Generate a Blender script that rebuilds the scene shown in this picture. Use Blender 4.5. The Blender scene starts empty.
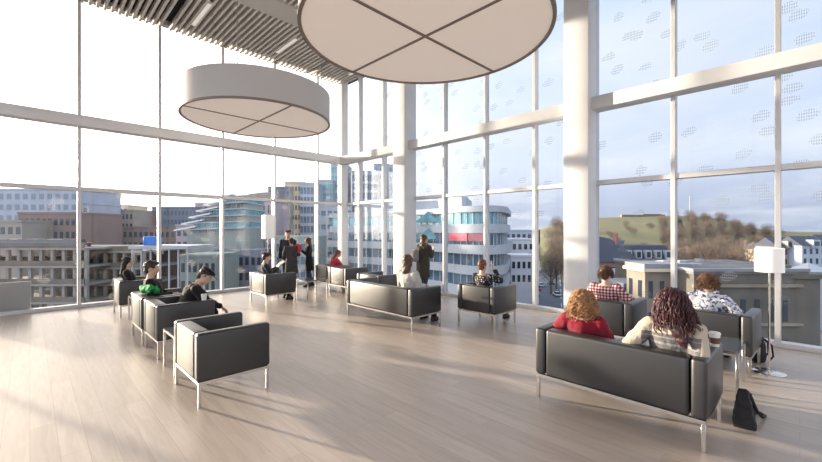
import bpy, bmesh, math, random
from mathutils import Vector, Matrix, noise as mnoise
random.seed(7)
SC = bpy.context.scene
C = SC.collection
PI = math.pi
def R(a): return math.radians(a)

# ---------------------------------------------------------------- view geometry
# room axes: left glass wall is y = WY, right glass wall is x = WX, they meet at the far corner
WX, WY, CEIL = 7.65, 11.0, 6.6
EYE = 1.65
FW = Vector((.7036, .7106, 0)); RT = Vector((.7106, -.7036, 0))
FOC = 385.0
CAMROT = math.atan2(RT.y, RT.x)
def at(px, Y, py=None, z=None):
    """world point seen at pixel px at depth Y (metres along the view)"""
    p = RT * ((px - 411) / FOC * Y) + FW * Y
    p.z = z if z is not None else EYE + (231 - py) / FOC * Y
    return p
def zat(py, Y): return EYE + (231 - py) / FOC * Y

# ---------------------------------------------------------------- materials
MATS = {}
def nt(m): return m.node_tree.nodes, m.node_tree.links
def mat(name, col, rough=.6, metal=0., spec=.5, var=0., vscale=8., bump=0., bscale=60., emit=0., sheen=0., coat=0.):
    if name in MATS: return MATS[name]
    m = bpy.data.materials.new(name); m.use_nodes = True
    n, l = nt(m); b = n['Principled BSDF']
    b.inputs['Roughness'].default_value = rough; b.inputs['Metallic'].default_value = metal
    b.inputs['Specular IOR Level'].default_value = spec
    if sheen: b.inputs['Sheen Weight'].default_value = sheen
    if coat: b.inputs['Coat Weight'].default_value = coat
    c = (*col, 1)
    if var > 0:
        tc = n.new('ShaderNodeTexCoord'); t = n.new('ShaderNodeTexNoise'); t.inputs['Scale'].default_value = vscale
        t.inputs['Detail'].default_value = 6
        r = n.new('ShaderNodeValToRGB'); r.color_ramp.elements[0].position = .3; r.color_ramp.elements[1].position = .7
        r.color_ramp.elements[0].color = (*[max(0, v * (1 - var)) for v in col], 1)
        r.color_ramp.elements[1].color = (*[min(1, v * (1 + var)) for v in col], 1)
        l.new(tc.outputs['Object'], t.inputs['Vector']); l.new(t.outputs['Fac'], r.inputs['Fac']); l.new(r.outputs['Color'], b.inputs['Base Color'])
    else:
        b.inputs['Base Color'].default_value = c
    if bump > 0:
        tc = n.new('ShaderNodeTexCoord'); t = n.new('ShaderNodeTexNoise'); t.inputs['Scale'].default_value = bscale; t.inputs['Detail'].default_value = 4
        u = n.new('ShaderNodeBump'); u.inputs['Strength'].default_value = bump; u.inputs['Distance'].default_value = .01
        l.new(tc.outputs['Object'], t.inputs['Vector']); l.new(t.outputs['Fac'], u.inputs['Height']); l.new(u.outputs['Normal'], b.inputs['Normal'])
    if emit > 0:
        b.inputs['Emission Color'].default_value = c; b.inputs['Emission Strength'].default_value = emit
    MATS[name] = m; return m

def math_node(n, l, op, a, b=None, clamp=False):
    x = n.new('ShaderNodeMath'); x.operation = op; x.use_clamp = clamp
    for i, v in enumerate((a, b)):
        if v is None: continue
        if isinstance(v, (int, float)): x.inputs[i].default_value = v
        else: l.new(v, x.inputs[i])
    return x.outputs[0]

def floor_mat():
    m = bpy.data.materials.new('pale_oak_planks'); m.use_nodes = True; n, l = nt(m); b = n['Principled BSDF']
    tc = n.new('ShaderNodeTexCoord'); mp = n.new('ShaderNodeMapping'); mp.inputs['Rotation'].default_value = (0, 0, R(90))
    l.new(tc.outputs['Object'], mp.inputs['Vector'])
    br = n.new('ShaderNodeTexBrick'); br.inputs['Scale'].default_value = 1.0; br.offset = .37
    br.inputs['Brick Width'].default_value = 1.9; br.inputs['Row Height'].default_value = .16
    br.inputs['Mortar Size'].default_value = .0018; br.inputs['Mortar Smooth'].default_value = .3; br.inputs['Bias'].default_value = 0
    br.inputs['Color1'].default_value = (.48, .405, .35, 1); br.inputs['Color2'].default_value = (.55, .472, .412, 1); br.inputs['Mortar'].default_value = (.36, .30, .26, 1)
    l.new(mp.outputs['Vector'], br.inputs['Vector'])
    m2 = n.new('ShaderNodeMapping'); m2.inputs['Scale'].default_value = (9, .8, 1); l.new(tc.outputs['Object'], m2.inputs['Vector'])
    no = n.new('ShaderNodeTexNoise'); no.inputs['Scale'].default_value = 2.2; no.inputs['Detail'].default_value = 8; no.inputs['Distortion'].default_value = 1.1
    l.new(m2.outputs['Vector'], no.inputs['Vector'])
    rp = n.new('ShaderNodeValToRGB'); rp.color_ramp.elements[0].position = .32; rp.color_ramp.elements[0].color = (.87, .855, .84, 1)
    rp.color_ramp.elements[1].position = .62; rp.color_ramp.elements[1].color = (1, 1, 1, 1); l.new(no.outputs['Fac'], rp.inputs['Fac'])
    mx = n.new('ShaderNodeMix'); mx.data_type = 'RGBA'; mx.blend_type = 'MULTIPLY'; mx.inputs[0].default_value = 1
    l.new(br.outputs['Color'], mx.inputs[6]); l.new(rp.outputs['Color'], mx.inputs[7]); l.new(mx.outputs[2], b.inputs['Base Color'])
    b.inputs['Roughness'].default_value = .36; b.inputs['Specular IOR Level'].default_value = .5
    bu = n.new('ShaderNodeBump'); bu.inputs['Strength'].default_value = .06; bu.inputs['Distance'].default_value = .004
    l.new(no.outputs['Fac'], bu.inputs['Height']); l.new(bu.outputs['Normal'], b.inputs['Normal'])
    return m

def glass_mat(name, axis, tint, frit_thr, refl=1.0, fa=.35):
    """thin architectural glass: clear transmission + fresnel reflection + leaf shaped dot frit"""
    m = bpy.data.materials.new(name); m.use_nodes = True; n, l = nt(m)
    n.remove(n['Principled BSDF']); out = n['Material Output']
    tr = n.new('ShaderNodeBsdfTransparent'); tr.inputs['Color'].default_value = (*tint, 1)
    gl = n.new('ShaderNodeBsdfGlossy'); gl.inputs['Roughness'].default_value = .0; gl.inputs['Color'].default_value = (.95, .97, 1, 1)
    fr = n.new('ShaderNodeFresnel'); fr.inputs['IOR'].default_value = 1.45
    mx = n.new('ShaderNodeMixShader')
    l.new(math_node(n, l, 'MULTIPLY', fr.outputs[0], refl, True), mx.inputs[0]); l.new(tr.outputs[0], mx.inputs[1]); l.new(gl.outputs[0], mx.inputs[2])
    geo = n.new('ShaderNodeNewGeometry'); sp = n.new('ShaderNodeSeparateXYZ'); l.new(geo.outputs['Position'], sp.inputs[0])
    h = sp.outputs[axis]; v = sp.outputs[2]
    cb = n.new('ShaderNodeCombineXYZ'); l.new(math_node(n, l, 'ADD', math_node(n, l, 'MULTIPLY', h, 1.25), math_node(n, l, 'MULTIPLY', v, -.55)), cb.inputs[0])
    l.new(math_node(n, l, 'ADD', math_node(n, l, 'MULTIPLY', v, 1.9), math_node(n, l, 'MULTIPLY', h, .75)), cb.inputs[1])
    vo = n.new('ShaderNodeTexVoronoi'); vo.inputs['Scale'].default_value = 1.75; vo.inputs['Randomness'].default_value = .85; vo.voronoi_dimensions = '2D'
    l.new(cb.outputs[0], vo.inputs['Vector'])
    nz = n.new('ShaderNodeTexNoise'); nz.inputs['Scale'].default_value = 4.0; l.new(cb.outputs[0], nz.inputs['Vector'])
    dist = math_node(n, l, 'ADD', vo.outputs['Distance'], math_node(n, l, 'MULTIPLY', math_node(n, l, 'SUBTRACT', nz.outputs['Fac'], .5), .35))
    sepc = n.new('ShaderNodeSeparateColor'); l.new(vo.outputs['Color'], sepc.inputs[0])
    leaf = math_node(n, l, 'MULTIPLY', math_node(n, l, 'LESS_THAN', dist, .26), math_node(n, l, 'GREATER_THAN', sepc.outputs[0], frit_thr))
    k = 2 * PI / .024
    dots = math_node(n, l, 'GREATER_THAN', math_node(n, l, 'ADD', math_node(n, l, 'SINE', math_node(n, l, 'MULTIPLY', h, k)), math_node(n, l, 'MULTIPLY', math_node(n, l, 'SINE', math_node(n, l, 'MULTIPLY', v, k * .55)), .75)), .35)
    f = math_node(n, l, 'MULTIPLY', math_node(n, l, 'MULTIPLY', leaf, dots), fa)
    df = n.new('ShaderNodeBsdfDiffuse'); df.inputs['Color'].default_value = (.5, .52, .55, 1)
    tl = n.new('ShaderNodeBsdfTranslucent'); tl.inputs['Color'].default_value = (.45, .45, .45, 1)
    m2 = n.new('ShaderNodeMixShader'); m2.inputs[0].default_value = .45; l.new(df.outputs[0], m2.inputs[1]); l.new(tl.outputs[0], m2.inputs[2])
    m3 = n.new('ShaderNodeMixShader'); l.new(f, m3.inputs[0]); l.new(mx.outputs[0], m3.inputs[1]); l.new(m2.outputs[0], m3.inputs[2])
    l.new(m3.outputs[0], out.inputs['Surface'])
    return m

# ---------------------------------------------------------------- mesh helpers
def BM(): return bmesh.new()
def box(bm, x0, x1, y0, y1, z0, z1, bev=0., seg=2, mi=0):
    vs = [bm.verts.new((x, y, z)) for x in (x0, x1) for y in (y0, y1) for z in (z0, z1)]
    fs = []
    for q in ((0, 1, 3, 2), (4, 6, 7, 5), (0, 4, 5, 1), (2, 3, 7, 6), (0, 2, 6, 4), (1, 5, 7, 3)):
        f = bm.faces.new([vs[i] for i in q]); f.material_index = mi; fs.append(f)
    if bev > 0:
        es = list({e for f in fs for e in f.edges})
        bmesh.ops.bevel(bm, geom=es, offset=bev, segments=seg, profile=.5, affect='EDGES')
    return vs
def basis(d):
    d = Vector(d).normalized(); a = Vector((0, 0, 1)) if abs(d.z) < .95 else Vector((1, 0, 0))
    u = d.cross(a).normalized(); return u, d.cross(u).normalized()
def tube(bm, pts, rad, sides=8, cap=True, mi=0):
    pts = [Vector(p) for p in pts]; rings = []
    rs = rad if isinstance(rad, (list, tuple)) else [rad] * len(pts)
    u0 = None
    for i, p in enumerate(pts):
        d = pts[min(i + 1, len(pts) - 1)] - pts[max(i - 1, 0)]
        if d.length < 1e-9: d = Vector((0, 0, 1))
        d.normalize()
        if u0 is None: u, v = basis(d)
        else:
            u = (u0 - d * u0.dot(d));
            if u.length < 1e-6: u, v = basis(d)
            u.normalize(); v = d.cross(u)
        u0 = u
        rings.append([bm.verts.new(p + (u * math.cos(2 * PI * k / sides) + v * math.sin(2 * PI * k / sides)) * rs[i]) for k in range(sides)])
    for a, b in zip(rings, rings[1:]):
        for k in range(sides):
            f = bm.faces.new((a[k], a[(k + 1) % sides], b[(k + 1) % sides], b[k])); f.material_index = mi
    if cap:
        for rr in (rings[0][::-1], rings[-1]):
            if len(rr) > 2:
                f = bm.faces.new(rr); f.material_index = mi
def capsule(bm, p0, p1, r0, r1, sides=14, hs=3, open0=False, open1=False):
    p0, p1 = Vector(p0), Vector(p1); d = p1 - p0; L = d.length
    if L < 1e-6: d = Vector((0, 0, 1)); p1 = p0 + d * 1e-4
    d.normalize(); pts, rs = [], []
    if not open0:
        for k in range(hs):
            a = PI / 2 * (1 - k / hs); pts.append(p0 - d * r0 * math.sin(a)); rs.append(max(r0 * math.cos(a), r0 * .06))
    pts.append(p0); rs.append(r0); pts.append(p1); rs.append(r1)
    if not open1:
        for k in range(1, hs + 1):
            a = PI / 2 * k / hs; pts.append(p1 + d * r1 * math.sin(a)); rs.append(max(r1 * math.cos(a), r1 * .06))
    tube(bm, pts, rs, sides)
def ell(bm, c, r, M=None, seg=16):
    """ellipsoid, c and r in the frame M"""
    T = (M or Matrix()) @ Matrix.Translation(Vector(c)) @ Matrix.Diagonal((*r, 1))
    bmesh.ops.create_uvsphere(bm, u_segments=seg, v_segments=max(6, seg // 2), radius=1, matrix=T)
def loft(bm, secs, sides=20):
    """secs: (centre, axis_a*ra, axis_b*rb)"""
    rings = []
    for c, a, b in secs:
        c, a, b = Vector(c), Vector(a), Vector(b)
        rings.append([bm.verts.new(c + a * math.cos(2 * PI * k / sides) + b * math.sin(2 * PI * k / sides)) for k in range(sides)])
    for p, q in zip(rings, rings[1:]):
        for k in range(sides): bm.faces.new((p[k], p[(k + 1) % sides], q[(k + 1) % sides], q[k]))
    bm.faces.new(rings[0][::-1]); bm.faces.new(rings[-1])
def lathe(bm, prof, seg=32, c=(0, 0, 0), mi=0):
    rings = []
    for r, z in prof:
        rings.append([bm.verts.new((c[0] + r * math.cos(2 * PI * k / seg), c[1] + r * math.sin(2 * PI * k / seg), c[2] + z)) for k in range(seg)])
    for a, b in zip(rings, rings[1:]):
        for k in range(seg):
            f = bm.faces.new((a[k], a[(k + 1) % seg], b[(k + 1) % seg], b[k])); f.material_index = mi
    if (Vector(prof[0]) - Vector(prof[-1])).length < 1e-6:
        bmesh.ops.remove_doubles(bm, verts=rings[0] + rings[-1], dist=1e-6); return
    for rr in (rings[0][::-1], rings[-1]):
        f = bm.faces.new(rr); f.material_index = mi
def prism(bm, pts, z0, z1, mi=0):
    lo = [bm.verts.new((p[0], p[1], z0)) for p in pts]; hi = [bm.verts.new((p[0], p[1], z1)) for p in pts]
    n = len(pts)
    for k in range(n):
        f = bm.faces.new((lo[k], lo[(k + 1) % n], hi[(k + 1) % n], hi[k])); f.material_index = mi
    f = bm.faces.new(lo[::-1]); f.material_index = mi
    f = bm.faces.new(hi); f.material_index = mi
def finish(bm, name, mats, angle=38):
    bmesh.ops.recalc_face_normals(bm, faces=bm.faces)
    me = bpy.data.meshes.new(name); bm.to_mesh(me); bm.free()
    for p in me.polygons: p.use_smooth = True
    me.set_sharp_from_angle(angle=R(angle))
    for m in (mats if isinstance(mats, (list, tuple)) else [mats]): me.materials.append(m)
    return me
def obj(name, bm, m, parent=None, label=None, angle=38):
    o = bpy.data.objects.new(name, finish(bm, name, m, angle)); C.objects.link(o)
    if parent is not None: o.parent = parent
    if label: o['label'] = label
    return o
def inst(name, me, parent=None, loc=(0, 0, 0), rot=(0, 0, 0), scale=(1, 1, 1)):
    o = bpy.data.objects.new(name, me); C.objects.link(o); o.location = loc; o.rotation_euler = rot; o.scale = scale
    if parent is not None: o.parent = parent
    return o
def tag(o, label, cat, group=None, kind=None):
    o['label'] = label; o['category'] = cat
    if group: o['group'] = group
    if kind: o['kind'] = kind
    return o
def thing(name, label, cat, loc=(0, 0, 0), rz=0., group=None):
    o = bpy.data.objects.new(name, None); C.objects.link(o); o.location = loc; o.rotation_euler = (0, 0, rz); o.empty_display_size = .1
    return tag(o, label, cat, group)
def kids(o): return [c for c in bpy.data.objects if c.parent is o]
def dup(root, loc, rz, label, group=None):
    r = root.copy(); C.objects.link(r); r.location = loc; r.rotation_euler = (0, 0, rz); r['label'] = label
    if group: r['group'] = group
    for ch in root.children:
        c = ch.copy(); C.objects.link(c); c.parent = r
        for g in ch.children:
            d = g.copy(); C.objects.link(d); d.parent = c
    return r
def struct(name, bm, m, parent=None, angle=38):
    o = obj(name, bm, m, parent, None, angle)
    if parent is None: o['kind'] = 'structure'
    return o
def solid(name, bm, m, parent=None, voxel=.008, smooth=4, disp=0., dscale=12., label=None, seed=0):
    """fuse overlapping closed shapes into one continuous smooth skin"""
    bmesh.ops.recalc_face_normals(bm, faces=bm.faces)
    me = bpy.data.meshes.new('tmp'); bm.to_mesh(me); bm.free()
    t = bpy.data.objects.new('tmp', me); C.objects.link(t)
    rm = t.modifiers.new('r', 'REMESH'); rm.mode = 'VOXEL'; rm.voxel_size = voxel; rm.use_smooth_shade = True
    if smooth:
        s = t.modifiers.new('s', 'SMOOTH'); s.factor = .5; s.iterations = smooth
    dg = bpy.context.evaluated_depsgraph_get(); dg.update()
    me2 = bpy.data.meshes.new_from_object(t.evaluated_get(dg)); me2.name = name
    bpy.data.objects.remove(t); bpy.data.meshes.remove(me)
    if disp > 0:
        nr = [v.normal.copy() for v in me2.vertices]
        for v, q in zip(me2.vertices, nr):
            s = v.co * dscale + Vector((seed * 3.1, seed * 1.7, 0))
            v.co += q * (mnoise.noise(s) + .5 * mnoise.noise(s * 2.3)) * disp
    for p in me2.polygons: p.use_smooth = True
    me2.materials.clear(); me2.materials.append(m)
    o = bpy.data.objects.new(name, me2); C.objects.link(o)
    if parent is not None: o.parent = parent
    if label: o['label'] = label
    return o
# ================================================================ THE ROOM
M_white = mat('white_painted_metal', (.76, .77, .79), .45, var=.04, vscale=2)
M_mull = mat('white_mullion_aluminium', (.66, .66, .67), .4, .15, var=.04, vscale=3)
M_slat = mat('pale_grey_ceiling_slat', (.74, .71, .68), .6, var=.06, vscale=4)
M_dark = mat('dark_ceiling_void', (.018, .016, .016), .9)
M_plaster = mat('white_plaster_wall', (.78, .77, .75), .8, var=.03, vscale=3)
M_gl_r = glass_mat('clear_glass_with_leaf_frit', 1, (.95, .97, .985), .60, .2, .24)
M_gl_l = glass_mat('clear_glass_with_sparse_leaf_frit', 0, (.96, .97, .975), .76, .8, .24)
BX0, BY0 = -4.6, -4.6      # back walls of the reading room, behind the camera

b = BM(); box(b, BX0, WX + .35, BY0, WY + .35, -.35, 0); struct('floor', b, floor_mat())
# slatted ceiling: dark deck above, slats running towards the left glass wall
b = BM(); box(b, BX0, WX + .35, BY0, WY + .35, CEIL + .22, CEIL + .5); struct('ceiling', b, M_dark)
b = BM(); x = BX0 + .05; k = 0
gapx = (2.33, 6.27)
while x < WX - .1:
    box(b, x, x + .052, BY0 + .02, WY - .04, CEIL, CEIL + .12); x += .130
    if any(abs(x - g) < .064 for g in gapx): x += .1
struct('trim_1', b, M_slat)
b = BM(); box(b, BX0, WX, 7.85, 8.5, CEIL - .04, CEIL + .2); struct('trim_2', b, mat('flat_grey_ceiling_bulkhead', (.60, .58, .55), .6, var=.03))
# behind the camera: a glazed end wall on white posts, and a second one to the right
b = BM(); box(b, BX0, BX0 + .1, BY0, WY, 0, .5); box(b, BX0, BX0 + .1, BY0, WY, CEIL - .2, CEIL + .2)
for i in range(9): y = BY0 + i * (WY - BY0 - .1) / 8; box(b, BX0, BX0 + .1, y, y + .1, .5, CEIL - .2)
struct('wall_back', b, M_plaster)
b = BM(); box(b, BX0, WX, BY0 - .1, BY0, 0, .9); box(b, BX0, WX, BY0 - .1, BY0, CEIL - .5, CEIL + .2)
for i in range(8): x = BX0 + i * (WX - BX0 - .1) / 7; box(b, x, x + .1, BY0 - .1, BY0, .9, CEIL - .5)
struct('wall_right', b, mat('grey_brown_wall_panel', (.24, .21, .19), .8, var=.08, vscale=2))

LX = [-3.62 - 1.0, -3.62, -2.16, -.70, .758, 2.24, 3.69, 5.145, 6.59, WX]
LX = [BX0 + .1, -3.58, -2.13, -.685, .758, 2.24, 3.69, 5.145, 6.59, WX]
RY = [BY0, -3.515, -2.27, -1.025, .22, 1.475, 2.72, 3.95, 5.19, 6.45, 7.7, 8.85, 10.04, WY]
n = [10]
def trim(b, m=M_mull):
    struct('trim_%d' % n[0], b, m); n[0] += 1
# mullions: inner fin, one mesh each
for x in LX[1:-1]:
    b = BM(); box(b, x - .03, x + .03, WY - .10, WY + .06, 0, CEIL + .1, .006, 1); trim(b)
for y in RY[1:-1]:
    b = BM(); box(b, WX - .10, WX + .06, y - .033, y + .033, 0, CEIL + .1, .006, 1); trim(b)
# transoms and sills and heads
for z0, z1, dd in ((2.515, 2.60, .08), (0, .07, .11), (CEIL + .10, CEIL + .22, .06)):
    b = BM(); box(b, BX0, WX, WY - dd, WY + .06, z0, z1, .005, 1); trim(b)
    b = BM(); box(b, WX - dd, WX + .06, BY0, WY, z0, z1, .005, 1); trim(b)
# deep steel beams
b = BM(); box(b, BX0, WX, WY - .30, WY - .02, 3.88, 4.11, .012, 2); trim(b, M_white)
COLS = (-2.12, 2.69, 7.50)      # near edge of every column
segs = [BY0] + [c for q in COLS for c in (q, q + .46)] + [WY - .1]
for y0, y1 in zip(segs[::2], segs[1::2]):
    b = BM(); box(b, WX - .33, WX - .02, y0, y1, 3.88, 4.11, .012, 2); trim(b, M_white)
for c in COLS:
    b = BM(); box(b, 7.18, WX - .02, c, c + .46, 0, CEIL + .15, .012, 2); o = struct('column', b, M_white)
b = BM(); box(b, WX - .24, WX, WY - .24, WY, 0, CEIL + .15, .01, 2); struct('column', b, M_white)
# panes
k = 1
for z0, z1 in ((.07, 2.515), (2.60, CEIL + .10)):
    for a, c in zip(LX, LX[1:]):
        b = BM(); box(b, a + .03, c - .03, WY + .0, WY + .02, z0, z1); struct('window_%d' % k, b, M_gl_l); k += 1
    for a, c in zip(RY, RY[1:]):
        b = BM(); box(b, WX, WX + .02, a + .033, c - .033, z0, z1); struct('window_%d' % k, b, M_gl_r); k += 1
# pale panel outside the glass at the left edge
b = BM(); box(b, -1.2, .02, WY + .12, WY + .17, -.2, .62, .01, 1)
for i in range(4): box(b, -1.1 + i * .3, -1.08 + i * .3, WY + .17, WY + .2, -.2, .58)
tag(obj('upstand_panel', b, mat('pale_grey_panel', (.58, .57, .55), .5)), 'pale grey panel standing outside the glass at the far left of the floor', 'panel')

# ceiling strip lights between the slats
M_strip = mat('strip_light_lens', (.95, .90, .84), .4, emit=.3)
for (px, py, p2x, p2y), lab in (((193, 25, 210, 3), 'linear ceiling light between slats nearest the left edge of the photo'),
                     ((278, 51, 295, 40), 'linear ceiling light between slats above the far round pendant'),
                     ((353, 73, 366, 66), 'linear ceiling light between slats nearest the far corner')):
    def cp(px, py):
        Y = (CEIL - EYE) * FOC / (231 - py); return at(px, Y, z=CEIL)
    a, c = cp(px, py), cp(p2x, p2y); cx = (a.x + c.x) / 2
    t = thing('ceiling_strip_light', lab, 'ceiling light', (cx, (a.y + c.y) / 2, CEIL - .015), 0, 'linear lights set in the slatted ceiling')
    L = max(.55, abs(a.y - c.y) / 2)
    b = BM(); box(b, -.05, .05, -L, L, 0, .06, .004, 1); obj('housing', b, M_slat, t)
    b = BM(); box(b, -.042, .042, -L + .02, L - .02, -.006, .0); obj('lens', b, M_strip, t)

# round drum pendants
M_drum = mat('white_drum_fabric', (.60, .60, .61), .75, bump=.05, bscale=200)
M_disc = mat('cream_pendant_diffuser', (.80, .71, .64), .75, emit=.30)
M_rim = mat('brown_grey_pendant_rim', (.27, .23, .205), .5, .3)
def pendant(loc, label):
    t = thing('drum_pendant', label, 'pendant light', loc, 0, 'round drum pendants')
    r, h = 1.45, .60
    b = BM(); lathe(b, [(r - .02, .02), (r, .02), (r, h), (r - .02, h), (r - .02, .02)], 96); obj('drum', b, M_drum, t)
    b = BM(); lathe(b, [(r - .03, .0), (r + .012, .0), (r + .012, .035), (r - .03, .035), (r - .03, .0)], 96); obj('rim', b, M_rim, t)
    b = BM(); lathe(b, [(0.001, .018), (r - .03, .018), (r - .03, .028), (.001, .028)], 96); obj('diffuser', b, M_disc, t)
    b = BM(); lathe(b, [(0.001, h - .02), (r - .02, h - .02), (r - .02, h - .01), (.001, h - .01)], 96); obj('top_plate', b, M_drum, t)
    for q in (0, 1):
        b = BM(); w = .018
        box(b, -(r - .02) if not q else -w, (r - .02) if not q else w, -w if not q else -(r - .02), w if not q else (r - .02), .006 + .002 * q, .017)
        obj('cross_bar', b, M_rim, t)
    for q in range(3):
        a = R(112 + 120 * q); p = (math.cos(a) * (r - .06), math.sin(a) * (r - .06))
        b = BM(); tube(b, [(p[0], p[1], h - .01), (p[0], p[1], CEIL - loc[2])], .006, 6); obj('cable', b, M_rim, t)
    return t
PEND = [(3.34, 3.13, 3.95), (3.43, 8.0, 3.95)]
pendant(PEND[0], 'large round cream drum pendant nearest the camera, at the top of the photo')
pendant(PEND[1], 'round white drum pendant hanging further away in front of the left windows')

# ================================================================ FURNITURE
def leather(name, col):
    m = mat(name, col, .42, 0, .75, var=.12, vscale=3, bump=.06, bscale=35, coat=.3); m.node_tree.nodes['Principled BSDF'].inputs['Coat Roughness'].default_value = .38; return m
M_lea = leather('black_leather', (.017, .017, .019))
M_seam = mat('leather_seam_shadow_gap', (.01, .01, .01), .8)
M_chr = mat('brushed_chrome', (.72, .70, .67), .22, 1.0)
def seating(name, label, cat, x0, y0, w, d, rz, seats, group):
    """back at local x=0 facing +x; y from 0 (near end) to w"""
    t = thing(name, label, cat, (x0, y0, 0), R(rz), group)
    th, zb, zt = .105, .238, .69
    for q, (ya, yb) in enumerate(((0, th), (w - th, w))):
        b = BM(); box(b, 0, d, ya, yb, zb, zt, .028, 4); obj('arm', b, M_lea, t)
    b = BM(); box(b, .0, .15, th + .006, w - th - .006, zb, zt - .003, .028, 4); obj('backrest', b, M_lea, t)
    b = BM(); box(b, .10, d - .02, th + .004, w - th - .004, zb, .30, .01, 1); obj('seat_base', b, M_lea, t)
    n_ = seats; cw = (w - 2 * th - .012) / n_
    for q in range(n_):
        b = BM(); box(b, .155, d - .004, th + .006 + q * cw, th + .006 + (q + 1) * cw - .004, .302, .395, .03, 4); obj('seat_cushion', b, M_lea, t)
    b = BM(); e = .012; s = .028
    box(b, e, d - e, e, e + s, .208, .236); box(b, e, d - e, w - e - s, w - e, .208, .236)
    box(b, e, e + s, e + s, w - e - s, .208, .236); box(b, d - e - s, d - e, e + s, w - e - s, .208, .236)
    obj('frame', b, M_chr, t)
    for lx in (e, d - e - s):
        for ly in (e, w - e - s):
            b = BM(); box(b, lx, lx + s, ly, ly + s, 0, .2075, .002, 1); obj('leg', b, M_chr, t)
    return t
ga, gs = 'black leather armchairs', 'black leather sofas'
seating('armchair', 'empty black leather armchair nearest the camera in the left row', 'armchair', 1.10, 3.92, .83, .70, 0, 1, ga)
seating('armchair', 'black leather armchair under the person in a flat cap', 'armchair', 1.15, 5.77, .80, .70, 0, 1, ga)
seating('armchair', 'black leather armchair with a green garment over its back', 'armchair', 1.13, 6.62, .80, .70, 0, 1, ga)
seating('armchair', 'black leather armchair farthest back in the left row, close to the window', 'armchair', 1.20, 9.06, .82, .70, 0, 1, ga)
seating('armchair', 'black leather armchair under the person reading in the middle of the room', 'armchair', 3.68, 8.24, .90, .72, 0, 1, ga)
seating('armchair', 'black leather armchair under the person in red by the far corner', 'armchair', 5.77, 8.98, .74, .70, 0, 1, ga)
seating('armchair', 'empty black leather armchair right beside the one under the person in red', 'armchair', 5.70, 8.10, .82, .74, 0, 1, ga)
seating('armchair', 'black leather armchair holding a crumpled pale bag, behind the two-seat sofa', 'armchair', 5.30, 6.32, .80, .72, 0, 1, ga)
seating('armchair', 'black leather armchair under the person in the dotted dark shirt', 'armchair', 5.55, 3.60, .81, .71, 0, 1, ga)
seating('armchair', 'black leather armchair under the person in the plaid shirt', 'armchair', 5.62, 1.55, .84, .72, 0, 1, ga)
seating('armchair', 'black leather armchair beside the floor lamp, under the person in a printed scarf', 'armchair', 5.72, .37, .86, .74, -3, 1, ga)
seating('sofa', 'black leather sofa in mid-room carrying one person in a white shirt', 'sofa', 4.43, 4.45, 1.84, .74, 0, 2, gs)
seating('sofa', 'large black leather sofa in the right foreground carrying two long-haired people', 'sofa', 3.55, .48, 1.38, .72, -1.2, 2, gs)

M_tglass = mat('smoked_glass_top', (.10, .12, .14), .06, 0, .6)
def table(label, x, y, w, d, rz=0, h=.46):
    t = thing('side_table', label, 'side table', (x, y, 0), R(rz), 'chrome side tables')
    s = .026
    b = BM(); box(b, 0, w, 0, d, h - .008, h, .002, 1); obj('glass_top', b, M_tglass, t)
    b = BM(); box(b, 0, w, 0, s, h - .034, h - .0085); box(b, 0, w, d - s, d, h - .034, h - .0085); box(b, 0, s, s, d - s, h - .034, h - .0085); box(b, w - s, w, s, d - s, h - .034, h - .0085); obj('frame', b, M_chr, t)
    for lx in (0, w - s):
        for ly in (0, d - s):
            b = BM(); box(b, lx, lx + s, ly, ly + s, 0, h - .0345, .002, 1); obj('leg', b, M_chr, t)
table('chrome side table between the two farthest armchairs of the left row', 1.30, 8.30, .50, .52)
table('chrome side table just behind the empty nearest armchair of the left row', 1.16, 4.98, .50, .50)
table('chrome side table in mid-room beside the armchair of the reader', 4.72, 8.28, .56, .56)
table('chrome side table between the big right sofa and the armchair by the lamp', 4.95, .42, .62, .56)

# floor lamps
M_shade = mat('white_linen_lamp_shade', (.86, .84, .81), .7, emit=.18)
def lamp(label, x, y, zs, ze, r, square=False):
    t = thing('floor_lamp', label, 'floor lamp', (x, y, 0), 0)
    b = BM(); lathe(b, [(.001, 0), (.15, 0), (.15, .012), (.14, .02), (.02, .024), (.001, .024)], 32); obj('base', b, M_chr, t)
    b = BM(); tube(b, [(0, 0, .024), (0, 0, ze - .06)], .011, 10); obj('pole', b, M_chr, t)
    b = BM()
    if square: box(b, -r, r, -r, r, zs, ze, .01, 2)
    else: lathe(b, [(r - .004, zs), (r, zs), (r, ze), (r - .004, ze), (r - .004, zs)], 40)
    obj('shade', b, M_shade, t)
    b = BM(); lathe(b, [(.001, zs + .1), (.03, zs + .1), (.034, zs + .16), (.02, zs + .2), (.001, zs + .21)], 16); obj('bulb', b, mat('warm_bulb', (1, .85, .7), .3, emit=1.5), t)
lamp('floor lamp with a white drum shade standing beside the rightmost armchair', 6.10, .25, 1.175, 1.45, .132)
q = at(268, 10.35, z=0)
lamp('tall floor lamp with a square white shade by the window behind the reader', q.x, q.y, 1.44, 2.08, .13, True)

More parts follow.
